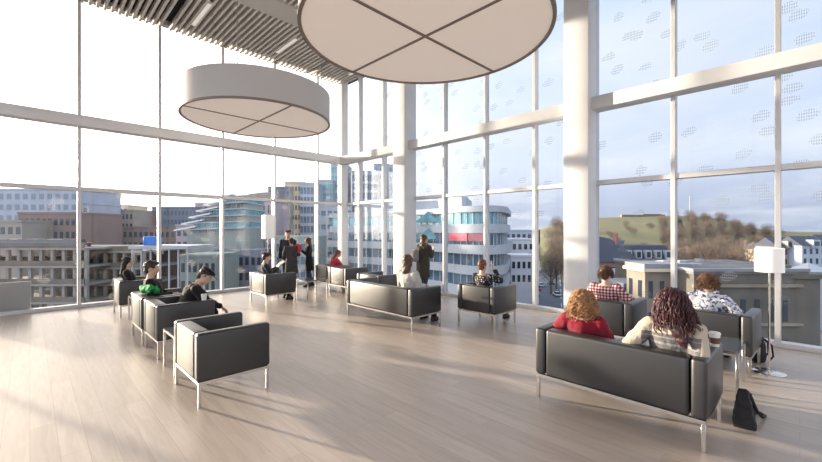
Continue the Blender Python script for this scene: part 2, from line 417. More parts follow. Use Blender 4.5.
# small things
M_paper = mat('white_paper_cup', (.85, .84, .82), .6)
t = thing('coffee_cup', 'paper coffee cup with white lid on the arm of the big right sofa', 'cup', (4.06, .50, .69))
b = BM(); lathe(b, [(.001, 0), (.030, 0), (.039, .10), (.001, .10)], 24); obj('cup', b, M_paper, t)
b = BM(); lathe(b, [(.0335, .025), (.0335, .0251), (.0345, .026), (.0385, .075), (.0375, .075)], 24); obj('sleeve', b, mat('brown_cup_sleeve', (.16, .085, .06), .8), t)
b = BM(); lathe(b, [(.001, .1005), (.042, .1005), (.042, .11), (.036, .118), (.001, .118)], 24); obj('lid', b, M_paper, t)
t = thing('coffee_cup', 'small white cup on the arm of the armchair under the flat-capped person', 'cup', (1.72, 5.822, .69))
b = BM(); lathe(b, [(.001, 0), (.030, 0), (.039, .085), (.036, .085), (.028, .006), (.001, .006)], 24); obj('cup', b, M_paper, t)
b = BM(); lathe(b, [(.001, .07), (.034, .07), (.034, .073), (.001, .073)], 24); obj('coffee', b, mat('black_coffee', (.03, .015, .01), .15), t)

def crumple(name, label, cat, loc, r, m, seed, rz=0., amp=.03, lumps=9, group=None):
    rnd = random.Random(seed); b = BM()
    for i in range(lumps):
        ell(b, (rnd.uniform(-.7, .7) * r[0], rnd.uniform(-.6, .6) * r[1], r[2] * rnd.uniform(.45, .75)), (r[0] * rnd.uniform(.35, .55), r[1] * rnd.uniform(.35, .6), r[2] * rnd.uniform(.4, .55)), None, 12)
    o = solid(name, b, m, None, .012, 2, amp, 16, seed=seed)
    zmin = min(v.co.z for v in o.data.vertices)
    for v in o.data.vertices: v.co.z -= zmin
    o.location = loc; o.rotation_euler = (0, 0, rz); tag(o, label, cat, group); return o
crumple('green_garment', 'crumpled bright green garment lying on the back of a left-row armchair', 'garment', (1.30, 6.98, .692), (.10, .24, .13), mat('bright_green_cloth', (.015, .33, .07), .8, bump=.3, bscale=30), 3, 0, .02)
crumple('plastic_bag', 'crumpled pale bag on the seat of the armchair behind the mid-room sofa', 'bag', (5.78, 6.68, .398), (.17, .15, .16), mat('pale_plastic', (.62, .63, .66), .35), 5, 0, .03)
M_blk = mat('black_nylon', (.015, .015, .018), .75, bump=.2, bscale=40)
# black shoulder bag leaning on the sofa's side
t = thing('shoulder_bag', 'black shoulder bag slumped on the floor against the near end of the big sofa', 'bag', (4.36, .33, 0), R(10))
b = BM(); vs = [b.verts.new(q) for q in ((-.13, -.06, 0), (.16, -.09, 0), (.16, .07, 0), (-.13, .09, 0), (-.13, .0, .34), (-.02, -.05, .27), (.17, -.06, .08), (.17, .05, .08), (-.02, .05, .27), (-.13, .06, .34))]
for f in ((0, 3, 2, 1), (0, 1, 6, 5, 4), (3, 9, 8, 7, 2), (4, 5, 8, 9), (5, 6, 7, 8), (1, 2, 7, 6), (0, 4, 9, 3)): b.faces.new([vs[q] for q in f])
solid('pouch', b, M_blk, t, .008, 6, .010, 12)
b = BM(); tube(b, [(-.06, -.02, .27), (.0, -.05, .2), (.08, -.085, .1), (.16, -.13, .025), (.25, -.16, .012), (.30, -.13, .012), (.27, -.09, .012), (.18, -.075, .015)], .012, 8); obj('strap', b, M_blk, t)
# backpack beside lamp
t = thing('backpack', 'black backpack standing on the floor behind the floor lamp', 'backpack', (6.56, .38, 0), R(20)); t.scale = (.82, .82, .82)
b = BM(); loft(b, [((0, 0, .01), (.13, 0, 0), (0, .09, 0)), ((0, 0, .12), (.15, 0, 0), (0, .105, 0)), ((0, 0, .30), (.135, 0, 0), (0, .085, 0)), ((0, 0, .40), (.07, 0, 0), (0, .05, 0))], 20)
solid('pack_body', b, M_blk, t, .01, 3, .008, 9)
b = BM(); tube(b, [(.0, 0, .39), (.03, 0, .45), (-.03, 0, .45), (-.02, 0, .39)], .01, 6); obj('handle', b, M_blk, t)
for s in (-1, 1):
    b = BM(); tube(b, [(.05 * s, -.07, .36), (.07 * s, -.15, .28), (.09 * s, -.16, .12), (.10 * s, -.10, .03)], .014, 6); obj('strap', b, M_blk, t)
# ================================================================ PEOPLE
def skin(name, col): return mat(name, col, .55, 0, .4, var=.05, vscale=10)
SK_A = skin('light_skin', (.62, .40, .30)); SK_B = skin('tan_skin', (.48, .29, .20))
M_eyew = mat('eye_white', (.8, .78, .75), .2); M_iris = mat('dark_iris', (.04, .025, .02), .15)
def cloth(name, col, var=.15, rough=.85, bump=.25): return mat(name, col, rough, 0, .25, var=var, vscale=14, bump=bump, bscale=45, sheen=.2)

def pattern_mat(name, kind):
    m = bpy.data.materials.new(name); m.use_nodes = True; n, l = nt(m); b = n['Principled BSDF']; b.inputs['Roughness'].default_value = .85
    tc = n.new('ShaderNodeTexCoord'); mp = n.new('ShaderNodeMapping'); l.new(tc.outputs['Object'], mp.inputs['Vector'])
    sp = n.new('ShaderNodeSeparateXYZ'); l.new(mp.outputs['Vector'], sp.inputs[0])
    if kind == 'plaid':      # white shirt, red and navy checks
        def stripes(o, k, t): return math_node(n, l, 'GREATER_THAN', math_node(n, l, 'SINE', math_node(n, l, 'MULTIPLY', o, 2 * PI / k)), t)
        hz = stripes(sp.outputs[2], .042, .05); vy = stripes(sp.outputs[1], .042, .05)
        s = math_node(n, l, 'MULTIPLY', math_node(n, l, 'ADD', hz, vy), .5)
        rp = n.new('ShaderNodeValToRGB'); rp.color_ramp.interpolation = 'CONSTANT'
        e = rp.color_ramp.elements; e[0].position = 0; e[0].color = (.72, .66, .64, 1); e[1].position = .4; e[1].color = (.42, .12, .13, 1)
        x = rp.color_ramp.elements.new(.9); x.color = (.07, .03, .06, 1)
        l.new(s, rp.inputs['Fac']); l.new(rp.outputs['Color'], b.inputs['Base Color'])
    elif kind == 'dots':
        v = n.new('ShaderNodeTexVoronoi'); v.inputs['Scale'].default_value = 26; v.inputs['Randomness'].default_value = .5; l.new(mp.outputs['Vector'], v.inputs['Vector'])
        rp = n.new('ShaderNodeValToRGB'); rp.color_ramp.interpolation = 'CONSTANT'; e = rp.color_ramp.elements
        e[0].position = 0; e[0].color = (.75, .70, .66, 1); e[1].position = .27; e[1].color = (.022, .02, .028, 1)
        l.new(v.outputs['Distance'], rp.inputs['Fac']); l.new(rp.outputs['Color'], b.inputs['Base Color'])
    elif kind == 'blue':     # white with blue blotchy print
        v = n.new('ShaderNodeTexNoise'); v.inputs['Scale'].default_value = 15; v.inputs['Detail'].default_value = 3; v.inputs['Distortion'].default_value = 2; l.new(mp.outputs['Vector'], v.inputs['Vector'])
        rp = n.new('ShaderNodeValToRGB'); e = rp.color_ramp.elements; e[0].position = .44; e[0].color = (.06, .09, .24, 1); e[1].position = .50; e[1].color = (.78, .78, .82, 1)
        l.new(v.outputs['Fac'], rp.inputs['Fac']); l.new(rp.outputs['Color'], b.inputs['Base Color'])
    elif kind == 'band':     # cream knit with broad grey bands on the body
        rp = n.new('ShaderNodeValToRGB'); rp.color_ramp.interpolation = 'CONSTANT'; e = rp.color_ramp.elements
        cr = (.52, .45, .36, 1); gr = (.15, .145, .15, 1); l2 = (.30, .28, .27, 1)
        e[0].position = 0; e[0].color = gr; e[1].position = .715; e[1].color = l2
        for p, c in ((.735, gr), (.775, l2), (.785, gr), (.81, cr)): x = e.new(p); x.color = c
        l.new(sp.outputs[2], rp.inputs['Fac'])
        ay = math_node(n, l, 'ABSOLUTE', sp.outputs[1]); sl = math_node(n, l, 'GREATER_THAN', ay, .205)
        mx = n.new('ShaderNodeMix'); mx.data_type = 'RGBA'; l.new(sl, mx.inputs[0]); l.new(rp.outputs['Color'], mx.inputs[6]); mx.inputs[7].default_value = cr
        l.new(mx.outputs[2], b.inputs['Base Color'])
        w = n.new('ShaderNodeTexNoise'); w.inputs['Scale'].default_value = 55; l.new(mp.outputs['Vector'], w.inputs['Vector'])
        u = n.new('ShaderNodeBump'); u.inputs['Strength'].default_value = .5; u.inputs['Distance'].default_value = .012; l.new(w.outputs['Fac'], u.inputs['Height']); l.new(u.outputs['Normal'], b.inputs['Normal'])
    return m

def hand(b, wr, d, pn, s, curl=.5, thumb=None):
    """palm + five separate fingers. d: pointing direction, pn: palm normal (fingers curl towards it)"""
    d = Vector(d).normalized(); pn = Vector(pn); pn = (pn - d * pn.dot(d)).normalized(); w = d.cross(pn) * (thumb or 1)   # w points to the thumb side
    wr = Vector(wr)
    loft(b, [(wr - d * .02 * s, w * .026 * s, pn * .020 * s), (wr + d * .03 * s, w * .034 * s, pn * .017 * s), (wr + d * .085 * s, w * .041 * s, pn * .014 * s), (wr + d * .098 * s, w * .036 * s, pn * .010 * s)], 14)
    for i, (off, L) in enumerate(((.031, .072), (.0105, .082), (-.0105, .076), (-.031, .060))):
        p = wr + d * .088 * s + w * off * s; a = 0; q = d + w * off * 1.2; q.normalize(); rad = .0088 * s
        for k, fr in enumerate((.46, .30, .24)):
            a += curl * (.5 if k == 0 else .75); v = q * math.cos(a) + pn * math.sin(a); e = p + v * L * fr * s
            capsule(b, p, e, rad, rad * .92, 8, 2); p = e; rad *= .92
    p = wr + d * .028 * s + w * .028 * s; v = (d * .62 + w * .72 + pn * .25).normalized(); e = p + v * .042 * s
    capsule(b, p, e, .0125 * s, .0105 * s, 8, 2); v2 = (d * .85 + w * .25 + pn * (.3 + .4 * curl)).normalized(); capsule(b, e, e + v2 * .036 * s, .0105 * s, .0085 * s, 8, 2)

def arm_pose(kind, S, F, sh, sd, s):
    """elbow and wrist for a preset. S spine dir, F forward (perp. to S), sh shoulder, sd +1 left / -1 right"""
    Yv = Vector((0, sd, 0)); up = Vector((0, 0, 1)); X = Vector((1, 0, 0))
    if kind == 'lap': el = sh + (-S * .25 + Yv * .07 + F * .02) * s; wr = el + (X * .22 - Yv * .11 + up * .03) * s; return el, wr, (X * .8 - Yv * .5), -up
    if kind == 'hang': el = sh + (-up * .27 + Yv * .05 - X * .01) * s; wr = el + (-up * .24 + X * .04 + Yv * .01) * s; return el, wr, (-up + X * .15), -Yv
    if kind == 'fold': el = sh + (-up * .25 + Yv * .07 + X * .04) * s; wr = el + (X * .17 - Yv * .17 + up * .07) * s; return el, wr, (X * .3 - Yv + up * .1), -X - up * .2
    if kind == 'hold': el = sh + (-S * .23 + Yv * .06 + F * .06) * s; wr = el + (X * .20 - Yv * .09 + up * .13) * s; return el, wr, (X * .5 - Yv * .3 + up * .6), (-X * .5 - Yv * .2 + up * .2)
    if kind == 'phone': el = sh + (-S * .18 + Yv * .12 + F * .10) * s; wr = el + (X * .08 - Yv * .06 + up * .23) * s; return el, wr, (up + X * .1 - Yv * .1), -Yv + X * .1
    if kind == 'ear': el = sh + (-S * .12 + Yv * .15 + F * .12) * s; wr = el + (-X * .02 - Yv * .13 + up * .21) * s; return el, wr, (up * .9 - Yv * .4), -Yv
    if kind == 'knee': el = sh + (-up * .20 + X * .14 + Yv * .07) * s; wr = el + (X * .19 - Yv * .09 - up * .10) * s; return el, wr, (X * .7 - Yv * .3 - up * .6), -up
    if kind == 'back': el = sh + (-up * .20 + Yv * .15 - X * .09) * s; wr = el + (X * .23 + Yv * .02 + up * .0) * s; return el, wr, (X - Yv * .1), -up
    if kind == 'tuck': el = sh + (-up * .20 + Yv * .035 - X * .09) * s; wr = el + (X * .19 - Yv * .10 + up * .06) * s; return el, wr, (X - Yv * .4), -up
    if kind == 'rest': el = sh + (-up * .19 + Yv * .15 + X * .05) * s; wr = el + (X * .24 - Yv * .02 + up * .01) * s; return el, wr, (X - Yv * .15), -up

def curls(b, HM, s, rnd, nn, length, spread, rad, wave, skull, front=-.2, back_drop=0., z0=-.3, sides=5, side_bias=None):
    """strands rooted on the scalp, flowing over the skull and down"""
    made = 0
    while made < nn:
        v = Vector((rnd.gauss(0, 1), rnd.gauss(0, 1), rnd.gauss(.25, 1))).normalized()
        if v.z < z0 or (v.x > .55 and v.z < .55) or (v.x > .2 and v.z < .1 and abs(v.y) < .75): continue
        made += 1
        p = Vector((v.x * skull[0] - .012, v.y * skull[1], v.z * skull[2] + .02)) * s
        L = length * s * rnd.uniform(.75, 1.1); st = 14; dirn = (v * .35 + (Vector((0, 0, -1)) + v * v.z + Vector((-.3, v.y * .5, 0))).normalized()).normalized(); pts = []; ph = rnd.uniform(0, 6.28); q = p.copy()
        fr = rnd.uniform(2.2, 3.4)
        for k in range(st + 1):
            f = k / st
            u, w = basis(dirn); amp = wave * s * min(1, f * 4)
            pts.append(HM @ (q + u * amp * math.cos(ph + f * fr * 6.28) + w * amp * math.sin(ph + f * fr * 6.28)))
            out = Vector((v.x, v.y, 0)); out.normalize() if out.length > .01 else None
            tgt = Vector((0, 0, -1)) + out * spread * (1 - f) + Vector((-.35, 0, 0)) * back_drop
            if side_bias is not None: tgt += Vector(side_bias) * f
            dirn = (dirn * .74 + tgt.normalized() * .26).normalized()
            q = q + dirn * L / st
            # keep out of the skull
            e = Vector(((q.x / s + .012) / (skull[0] + .012), (q.y / s) / (skull[1] + .012), (q.z / s - .02) / (skull[2] + .012)))
            if e.length < 1 and e.length > .01:
                e.normalize(); q = Vector((e.x * (skull[0] + .012) - .012, e.y * (skull[1] + .012), e.z * (skull[2] + .012) + .02)) * s
        rs = [rad * s * (1 - .55 * (k / st) ** 2) for k in range(st + 1)]
        tube(b, pts, rs, sides)

def person(spec):
    g = spec.get; s = g('s', .92); sit = g('pose', 'sit') == 'sit'; vox = g('vox', .011); rnd = random.Random(g('seed', 1))
    t = thing('person', spec['label'], 'person', (spec['x'], spec['y'], 0), R(g('yaw', 0)))
    th, ph = R(g('lean', -18)), R(g('head', 0)); bend = R(g('side', 0))
    S = Vector((math.sin(th), math.sin(bend), math.cos(th))).normalized(); F = Vector((math.cos(th), 0, -math.sin(th)))
    N = Vector((math.sin(ph), math.sin(bend) * .5 + math.sin(R(g('tilt', 0))), math.cos(ph))).normalized()
    pz = g('pelvis', .445 if sit else .90 * s)
    P = Vector((0, 0, pz)); Yv = Vector((0, 1, 0)); X = Vector((1, 0, 0)); up = Vector((0, 0, 1))
    def tor(h, fx, wy, off=0, k=1.0): return (P + S * h * s + F * off * s, F * fx * s * k, Yv * wy * s * k)
    secs = [(-.13, .085, .13, 0), (-.06, .118, .165, 0), (.04, .115, .165, 0), (.16, .092, .135, .01), (.30, .110, .155, .012), (.40, .105, .165, .0), (.47, .075, .150, -.01), (.515, .05, .08, -.012)]
    nb = P + S * .50 * s; hc = nb + N * .167 * s + F * .012 * s
    # head frame
    yaw = R(g('turn', 0)); hf = Vector((math.cos(yaw), math.sin(yaw), 0)); hf = (hf - N * hf.dot(N)).normalized(); hl = N.cross(hf)
    HM = Matrix(((hf.x, hl.x, N.x, hc.x), (hf.y, hl.y, N.y, hc.y), (hf.z, hl.z, N.z, hc.z), (0, 0, 0, 1)))
    sh = {sd: P + S * .450 * s + Yv * .172 * sd * s for sd in (1, -1)}
    arms = {}
    for sd, key in ((1, 'armL'), (-1, 'armR')): arms[sd] = arm_pose(g(key, 'lap'), S, F, sh[sd], sd, s)
    legs = {}
    for sd in (1, -1):
        hip = P + Vector((.0, .09 * sd, -.03)) * s
        if sit:
            sp = g('knees', .06); kn = Vector((.43 * s, (.09 + sp) * sd * s, max(pz + .03, .455))); an = Vector((.43 * s + g('shin', .04), (.09 + sp * .8) * sd * s, .085))
        else:
            st = g('stride', .05) * sd; kn = Vector((.03 + st * .5, .095 * sd * s, .49 * s)); an = Vector((-.02 + st, .10 * sd * s, .085))
        legs[sd] = (hip, kn, an)
    # ---- body: one continuous skin
    b = BM(); loft(b, [tor(h, fx, wy, o) for h, fx, wy, o in secs])
    capsule(b, nb - S * .03 * s, nb + (hc - nb) * .6, .058 * s, .052 * s)
    hs = s * .98; H = HM @ Matrix.Diagonal((hs, hs, hs, 1))
    ell(b, (-.012, 0, .02), (.098, .077, .100), H, 20); ell(b, (.028, 0, -.042), (.062, .060, .075), H, 18); ell(b, (.062, 0, -.085), (.03, .034, .028), H, 12)
    capsule(b, H @ Vector((.084, 0, .012)), H @ Vector((.108, 0, -.03)), .011 * hs, .016 * hs, 10); ell(b, (.078, .028, .030), (.014, .03, .011), H, 10); ell(b, (.078, -.028, .030), (.014, .03, .011), H, 10)
    ell(b, (.086, 0, -.058), (.012, .024, .007), H, 10); ell(b, (.083, 0, -.070), (.012, .021, .008), H, 10)
    for sd in (1, -1): ell(b, (-.01, .077 * sd, -.008), (.020, .011, .032), H, 10)
    for sd in (1, -1):
        el, wr, hd, pn = arms[sd]
        capsule(b, sh[sd], el, .050 * s, .040 * s); capsule(b, el, wr, .040 * s, .026 * s); hand(b, wr + (wr - el).normalized() * .012, hd, pn, s * 1.0, g('curl', .55), sd)
        hip, kn, an = legs[sd]; capsule(b, hip, kn, .080 * s, .055 * s); capsule(b, kn, an, .053 * s, .036 * s); capsule(b, an, an + Vector((.11, 0, -.045)), .036, .03)
    solid('body', b, spec.get('skin', SK_A), t, vox if vox < .009 else .009, 3)
    for sd in (1, -1):
        b = BM(); ell(b, (.081, .030 * sd, .006), (.0125, .013, .0085), H, 12); k0 = len(b.faces); ell(b, (.0885, .030 * sd, .006), (.0062, .0055, .0055), H, 10)
        for k, f in enumerate(b.faces): f.material_index = 1 if k >= k0 else 0
        e = obj('eye', b, (M_eyew, M_iris), t)
        b = BM(); tube(b, [H @ Vector((.094, (.012 + .012 * k) * sd, .030 + (.003 if k in (1, 2) else 0))) for k in range(4)], .0026, 6); obj('eyebrow', b, spec['hairm'], t)
    # ---- garments
    top = spec['top']; tk = g('bulk', 1.12); low = g('hem', -.10)
    b = BM(); ts = [(h, fx, wy, o) for h, fx, wy, o in secs if h > low]
    ts = [(low, .120, .166, 0)] + ts[:-1] + [(.505, .066, .085, -.012)]
    loft(b, [tor(h, fx, wy, o, tk if i < len(ts) - 1 else 1.03) for i, (h, fx, wy, o) in enumerate(ts)])
    for sd in (1, -1):
        el, wr, hd, pn = arms[sd]; sl = g('sleeve', 1.0)
        capsule(b, sh[sd] - Yv * .03 * sd, sh[sd] - S * .01, .072 * s, .064 * s * tk); capsule(b, sh[sd], el, .064 * s * tk, .053 * s * tk); capsule(b, el, el + (wr - el) * sl, .053 * s * tk, .036 * s * tk, open1=True)
    if g('coat'):      # long coat skirt
        sk = g('coat'); loft(b, [(P + S * .03, X * .14 * s, Yv * .185 * s), (P - up * .10, X * .15 * s, Yv * .20 * s), (P - up * sk, X * .17 * s, Yv * .22 * s)])
    solid(g('topname', 'jumper'), b, top, t, vox, 3, .010, 11, None, g('seed', 1))
    if g('collar') is not None:
        b = BM(); M = nb + N * .045 * s
        for k in range(16):
            a = 2 * PI * k / 16; q = M + (F * math.cos(a) * .085 + Yv * math.sin(a) * .095 - S * .012 * (1 + math.cos(a))) * s; ell(b, q, (.038 * s, .038 * s, .042 * s), None, 10)
        solid(g('collarname', 'collar'), b, spec['collar'], t, .009, 2, .012, 26)
    b = BM(); loft(b, [tor(-.14, .095, .135, 0, 1.05), tor(-.06, .120, .168, 0, 1.05), tor(.06, .112, .16, 0, 1.05)])
    for sd in (1, -1):
        hip, kn, an = legs[sd]; capsule(b, hip, kn, .094 * s, .068 * s); capsule(b, kn, an + Vector((0, 0, .0)), .066 * s, .055 * s, open1=True)
    solid('trousers', b, spec['legs'], t, vox, 3, .007, 11)
    for sd in (1, -1):
        an = legs[sd][2]; b = BM(); a = an.copy(); a.z = 0
        loft(b, [(a + Vector((.03, 0, .002)), X * .115, Yv * .040), (a + Vector((.035, 0, .03)), X * .125, Yv * .045), (a + Vector((.02, 0, .06)), X * .10, Yv * .042), (a + Vector((-.015, 0, .105)), X * .055, Yv * .043)], 18)
        solid('shoe', b, g('shoes', M_shoe), t, .009, 2)
    # ---- hair
    hk = g('hair', 'short'); hm = spec['hairm']; b = BM()
    if hk == 'short':
        ell(b, (-.024, 0, .034), (.102, .085, .100), H, 22); ell(b, (-.055, 0, -.02), (.060, .070, .075), H, 16); ell(b, (.03, .01, .095), (.06, .06, .035), H, 14)
        solid('hair', b, hm, t, .008, 2, .009, 34, None, 3)
    elif hk in ('bob', 'long'):
        ell(b, (-.026, 0, .032), (.106, .092, .104), H, 22)
        Ld = .17 if hk == 'bob' else .30
        loft(b, [(H @ Vector((-.035, 0, .04)), hf * .085 * hs, hl * .098 * hs), (H @ Vector((-.05, 0, -.06)), hf * .065 * hs, hl * .100 * hs), (H @ Vector((-.075, 0, -.06 - Ld * .55)), hf * .045 * hs, hl * .095 * hs), (H @ Vector((-.085, 0, -.05 - Ld)), hf * .025 * hs, hl * .07 * hs)], 20)
        solid('hair', b, hm, t, .009, 3, .010, 26, None, 5)
    elif hk == 'messy':      # short thick curly mop
        ell(b, (-.024, 0, .036), (.104, .090, .104), H, 20); ell(b, (-.058, 0, -.02), (.056, .072, .08), H, 16)
        h = solid('hair', b, hm, t, .010, 2, .012, 30, None, 2)
        b = BM(); curls(b, HM, hs, rnd, 190, g('curl_len', .05), .9, .0072, g('curl_amp', .008), (.100, .083, .104), z0=-.45); obj('curl_locks', b, hm, h, None, 80)
    elif hk == 'curly':      # shoulder-length light curls
        ell(b, (-.026, 0, .032), (.103, .089, .102), H, 20)
        loft(b, [(H @ Vector((-.03, 0, .04)), hf * .088 * hs, hl * .094 * hs), (H @ Vector((-.045, 0, -.05)), hf * .074 * hs, hl * .104 * hs), (H @ Vector((-.06, 0, -.13)), hf * .052 * hs, hl * .098 * hs), (H @ Vector((-.065, 0, -.17)), hf * .03 * hs, hl * .09 * hs)], 20)
        h = solid('hair', b, hm, t, .010, 2, .014, 24, None, 2)
        b = BM(); curls(b, HM, hs, rnd, 330, .20, .45, .0062, .017, (.101, .087, .102), back_drop=.25); obj('curl_locks', b, spec.get('hairm2', hm), h, None, 80)
    elif hk == 'bigcurly':   # voluminous dark locks falling over one shoulder
        ell(b, (-.026, 0, .034), (.106, .094, .104), H, 20)
        loft(b, [(H @ Vector((-.03, -.01, .05)), hf * .09 * hs, hl * .100 * hs), (H @ Vector((-.05, -.025, -.06)), hf * .075 * hs, hl * .104 * hs), (H @ Vector((-.085, -.075, -.18)), hf * .06 * hs, hl * .075 * hs), (H @ Vector((-.09, -.11, -.30)), hf * .04 * hs, hl * .055 * hs), (H @ Vector((-.085, -.13, -.37)), hf * .02 * hs, hl * .03 * hs)], 20)
        h = solid('hair', b, hm, t, .010, 2, .016, 22, None, 2)
        b = BM(); curls(b, HM, hs, rnd, 300, .29, .22, .0068, .010, (.100, .088, .103), back_drop=.35, side_bias=(-.1, -.75, 0)); curls(b, HM, hs, rnd, 110, .13, .5, .0068, .011, (.102, .09, .104), z0=-.2); obj('curl_locks', b, spec.get('hairm2', hm), h, None, 80)
    if g('cap') is not None:
        b = BM(); lathe(b, [(.001, .112), (.06, .108), (.100, .090), (.106, .066), (.098, .050), (.001, .05)], 28)
        for v in b.verts: v.co = H @ Vector((v.co.x * 1.14 - .012, v.co.y * 1.02, v.co.z + .026))
        loft(b, [(H @ Vector((.085, 0, .078)), hf * .02 * hs + hl * 0, hl * .075 * hs), (H @ Vector((.085, 0, .074)), hf * .085 * hs, hl * .078 * hs), (H @ Vector((.088, 0, .066)), hf * .09 * hs, hl * .08 * hs)], 20)
        solid('cap', b, spec['cap'], t, .008, 2)
    if g('carry'): t['_h'] = 0
    if '_h' in t: del t['_h']
    return t, HM, arms

M_shoe = mat('black_shoe_leather', (.02, .018, .018), .5)
HB = mat('brown_hair', (.085, .042, .022), .5, var=.3, vscale=30); HD = mat('dark_brown_hair', (.025, .014, .011), .5, var=.3, vscale=30)
HR = mat('reddish_brown_hair', (.15, .05, .028), .5, var=.3, vscale=30); HK = mat('black_hair', (.01, .009, .01), .45)
HG = mat('golden_brown_curls', (.30, .15, .065), .5, var=.45, vscale=25); HG2 = mat('golden_curl_locks', (.36, .19, .085), .48, var=.5, vscale=22)
HBU = mat('burgundy_curls', (.040, .012, .016), .45, var=.4, vscale=25); HBU2 = mat('burgundy_locks', (.060, .016, .022), .42, var=.5, vscale=22)
K = cloth('black_cloth', (.008, .008, .009)); KN = cloth('navy_cloth', (.03, .035, .05)); J = cloth('dark_denim', (.035, .05, .09)); JB = cloth('blue_denim', (.10, .17, .30))
GY = cloth('dark_grey_coat', (.05, .048, .048)); OL = cloth('dark_olive_coat', (.045, .04, .032)); RD = cloth('red_knit', (.22, .007, .024)); RP = cloth('pinkish_red_top', (.60, .05, .075)); WH = cloth('white_shirt_cloth', (.52, .50, .47)); FUR = cloth('brown_fur_trim', (.20, .12, .07), .4)
PEOPLE = [
 dict(label='person with long dark hair in black on the farthest armchair of the left row', x=1.46, y=9.44, yaw=-8, s=.88, lean=-12, top=K, topname='jacket', legs=K, hair='long', hairm=HK, turn=-15, head=6, seed=1),
 dict(label='person with short dark hair in a black jacket, leaning back beside a green garment', x=1.44, y=7.10, yaw=-12, s=.95, lean=-14, head=6, turn=-12, top=K, topname='jacket', legs=K, hair='short', hairm=HD, armL='knee', armR='lap', seed=2),
 dict(label='person in black with a flat cap bending forward in the left row', x=1.50, y=6.16, yaw=-6, s=.95, lean=26, head=42, turn=-20, top=K, topname='jacket', legs=K, hair='short', hairm=HD, cap=K, armL='knee', armR='knee', bulk=1.2, seed=3),
 dict(label='person in dark clothes seated and reading a white booklet mid-room', x=4.05, y=8.88, yaw=-15, s=.90, lean=-14, head=14, top=KN, topname='jacket', legs=K, hair='short', hairm=HD, armL='hold', armR='hold', seed=4, vox=.012),
 dict(label='standing person in a dark coat seen from behind with a red bag', x=5.42, y=10.42, yaw=70, s=.86, pose='stand', lean=4, head=8, top=GY, topname='coat', legs=K, hair='short', hairm=HD, armL='fold', armR='fold', sleeve=.55, skin=SK_B, seed=5, coat=.36, bulk=1.2, vox=.012),
 dict(label='standing person in a dark blue cap half hidden behind the one with a red bag', x=5.48, y=10.76, yaw=-120, s=.99, pose='stand', lean=0, top=KN, topname='jacket', legs=J, hair='short', hairm=HD, cap=cloth('navy_cap', (.03, .04, .07)), armL='hang', armR='hang', seed=6, vox=.012),
 dict(label='standing person with long brown hair and dark coat, right of the red bag', x=5.93, y=10.30, yaw=150, s=.86, pose='stand', lean=2, head=10, top=K, topname='coat', legs=J, hair='long', hairm=HB, armL='hold', armR='hang', seed=7, coat=.30, bulk=1.15, vox=.012),
 dict(label='person in a pinkish red top with red-brown hair bending over by the far corner', x=6.06, y=9.30, yaw=-10, s=.88, lean=14, head=30, turn=-10, top=RP, legs=K, hair='bob', hairm=HR, armL='knee', armR='knee', seed=8, vox=.012),
 dict(label='person in a white shirt with straight brown hair on the mid-room sofa', x=4.80, y=4.86, yaw=0, s=1.0, lean=-8, head=2, turn=8, top=WH, topname='shirt', legs=K, hair='bob', hairm=HB, armL='lap', armR='lap', bulk=1.22, seed=9),
 dict(label='standing person in a dark coat with fur-trimmed hood looking out of the window', x=7.04, y=6.68, yaw=5, s=.92, pose='stand', lean=3, head=10, turn=-20, top=OL, topname='coat', legs=J, hair='bob', hairm=HB, armL='hold', armR='hold', collar=FUR, collarname='fur_hood', coat=.34, bulk=1.25, seed=10),
 dict(label='person in a dark dotted shirt with short brown hair holding up a white phone', x=5.96, y=4.04, yaw=0, s=.90, lean=-20, head=4, top=pattern_mat('dark_dotted_shirt', 'dots'), topname='shirt', legs=K, hair='short', hairm=HR, armL='lap', armR='ear', seed=11),
 dict(label='person in a red jumper with curly golden-brown hair on the big right sofa', x=3.98, y=1.50, yaw=6, s=.88, pelvis=.42, lean=-24, head=-2, turn=12, top=RD, legs=JB, hair='curly', hairm=HG, hairm2=HG2, armL='rest', armR='lap', bulk=1.16, seed=12, vox=.008),
 dict(label='person in a cream and grey jumper with big dark red curls, on the right sofa', x=3.87, y=.74, yaw=0, s=.94, pelvis=.435, lean=-12, head=8, turn=-14, side=0, top=pattern_mat('cream_and_grey_banded_knit', 'band'), legs=J, hair='bigcurly', hairm=HBU, hairm2=HBU2, armL='back', armR='tuck', bulk=1.25, seed=13, vox=.008),
 dict(label='person in a red and white plaid shirt with short brown hair', x=6.02, y=1.98, yaw=4, s=.90, lean=-16, head=2, turn=-6, top=pattern_mat('red_white_plaid', 'plaid'), topname='shirt', legs=JB, hair='messy', hairm=HB, armL='rest', armR='rest', bulk=1.2, seed=14),
 dict(label='person with a brown curly mop and a white and blue print top', x=6.10, y=.80, yaw=0, s=.88, lean=-20, head=6, turn=0, top=pattern_mat('white_blue_print', 'blue'), topname='shirt', legs=JB, hair='messy', hairm=mat('warm_brown_curls', (.17, .085, .042), .5, var=.4, vscale=25), curl_len=.10, curl_amp=.014, armL='lap', armR='rest', bulk=1.25, seed=15, collar=pattern_mat('white_blue_print_scarf', 'blue'), collarname='scarf'),
]
PP = [person(q) for q in PEOPLE]
bpy.context.view_layer.update()
def wpt(k, v): return PP[k][0].matrix_world @ Vector(v)
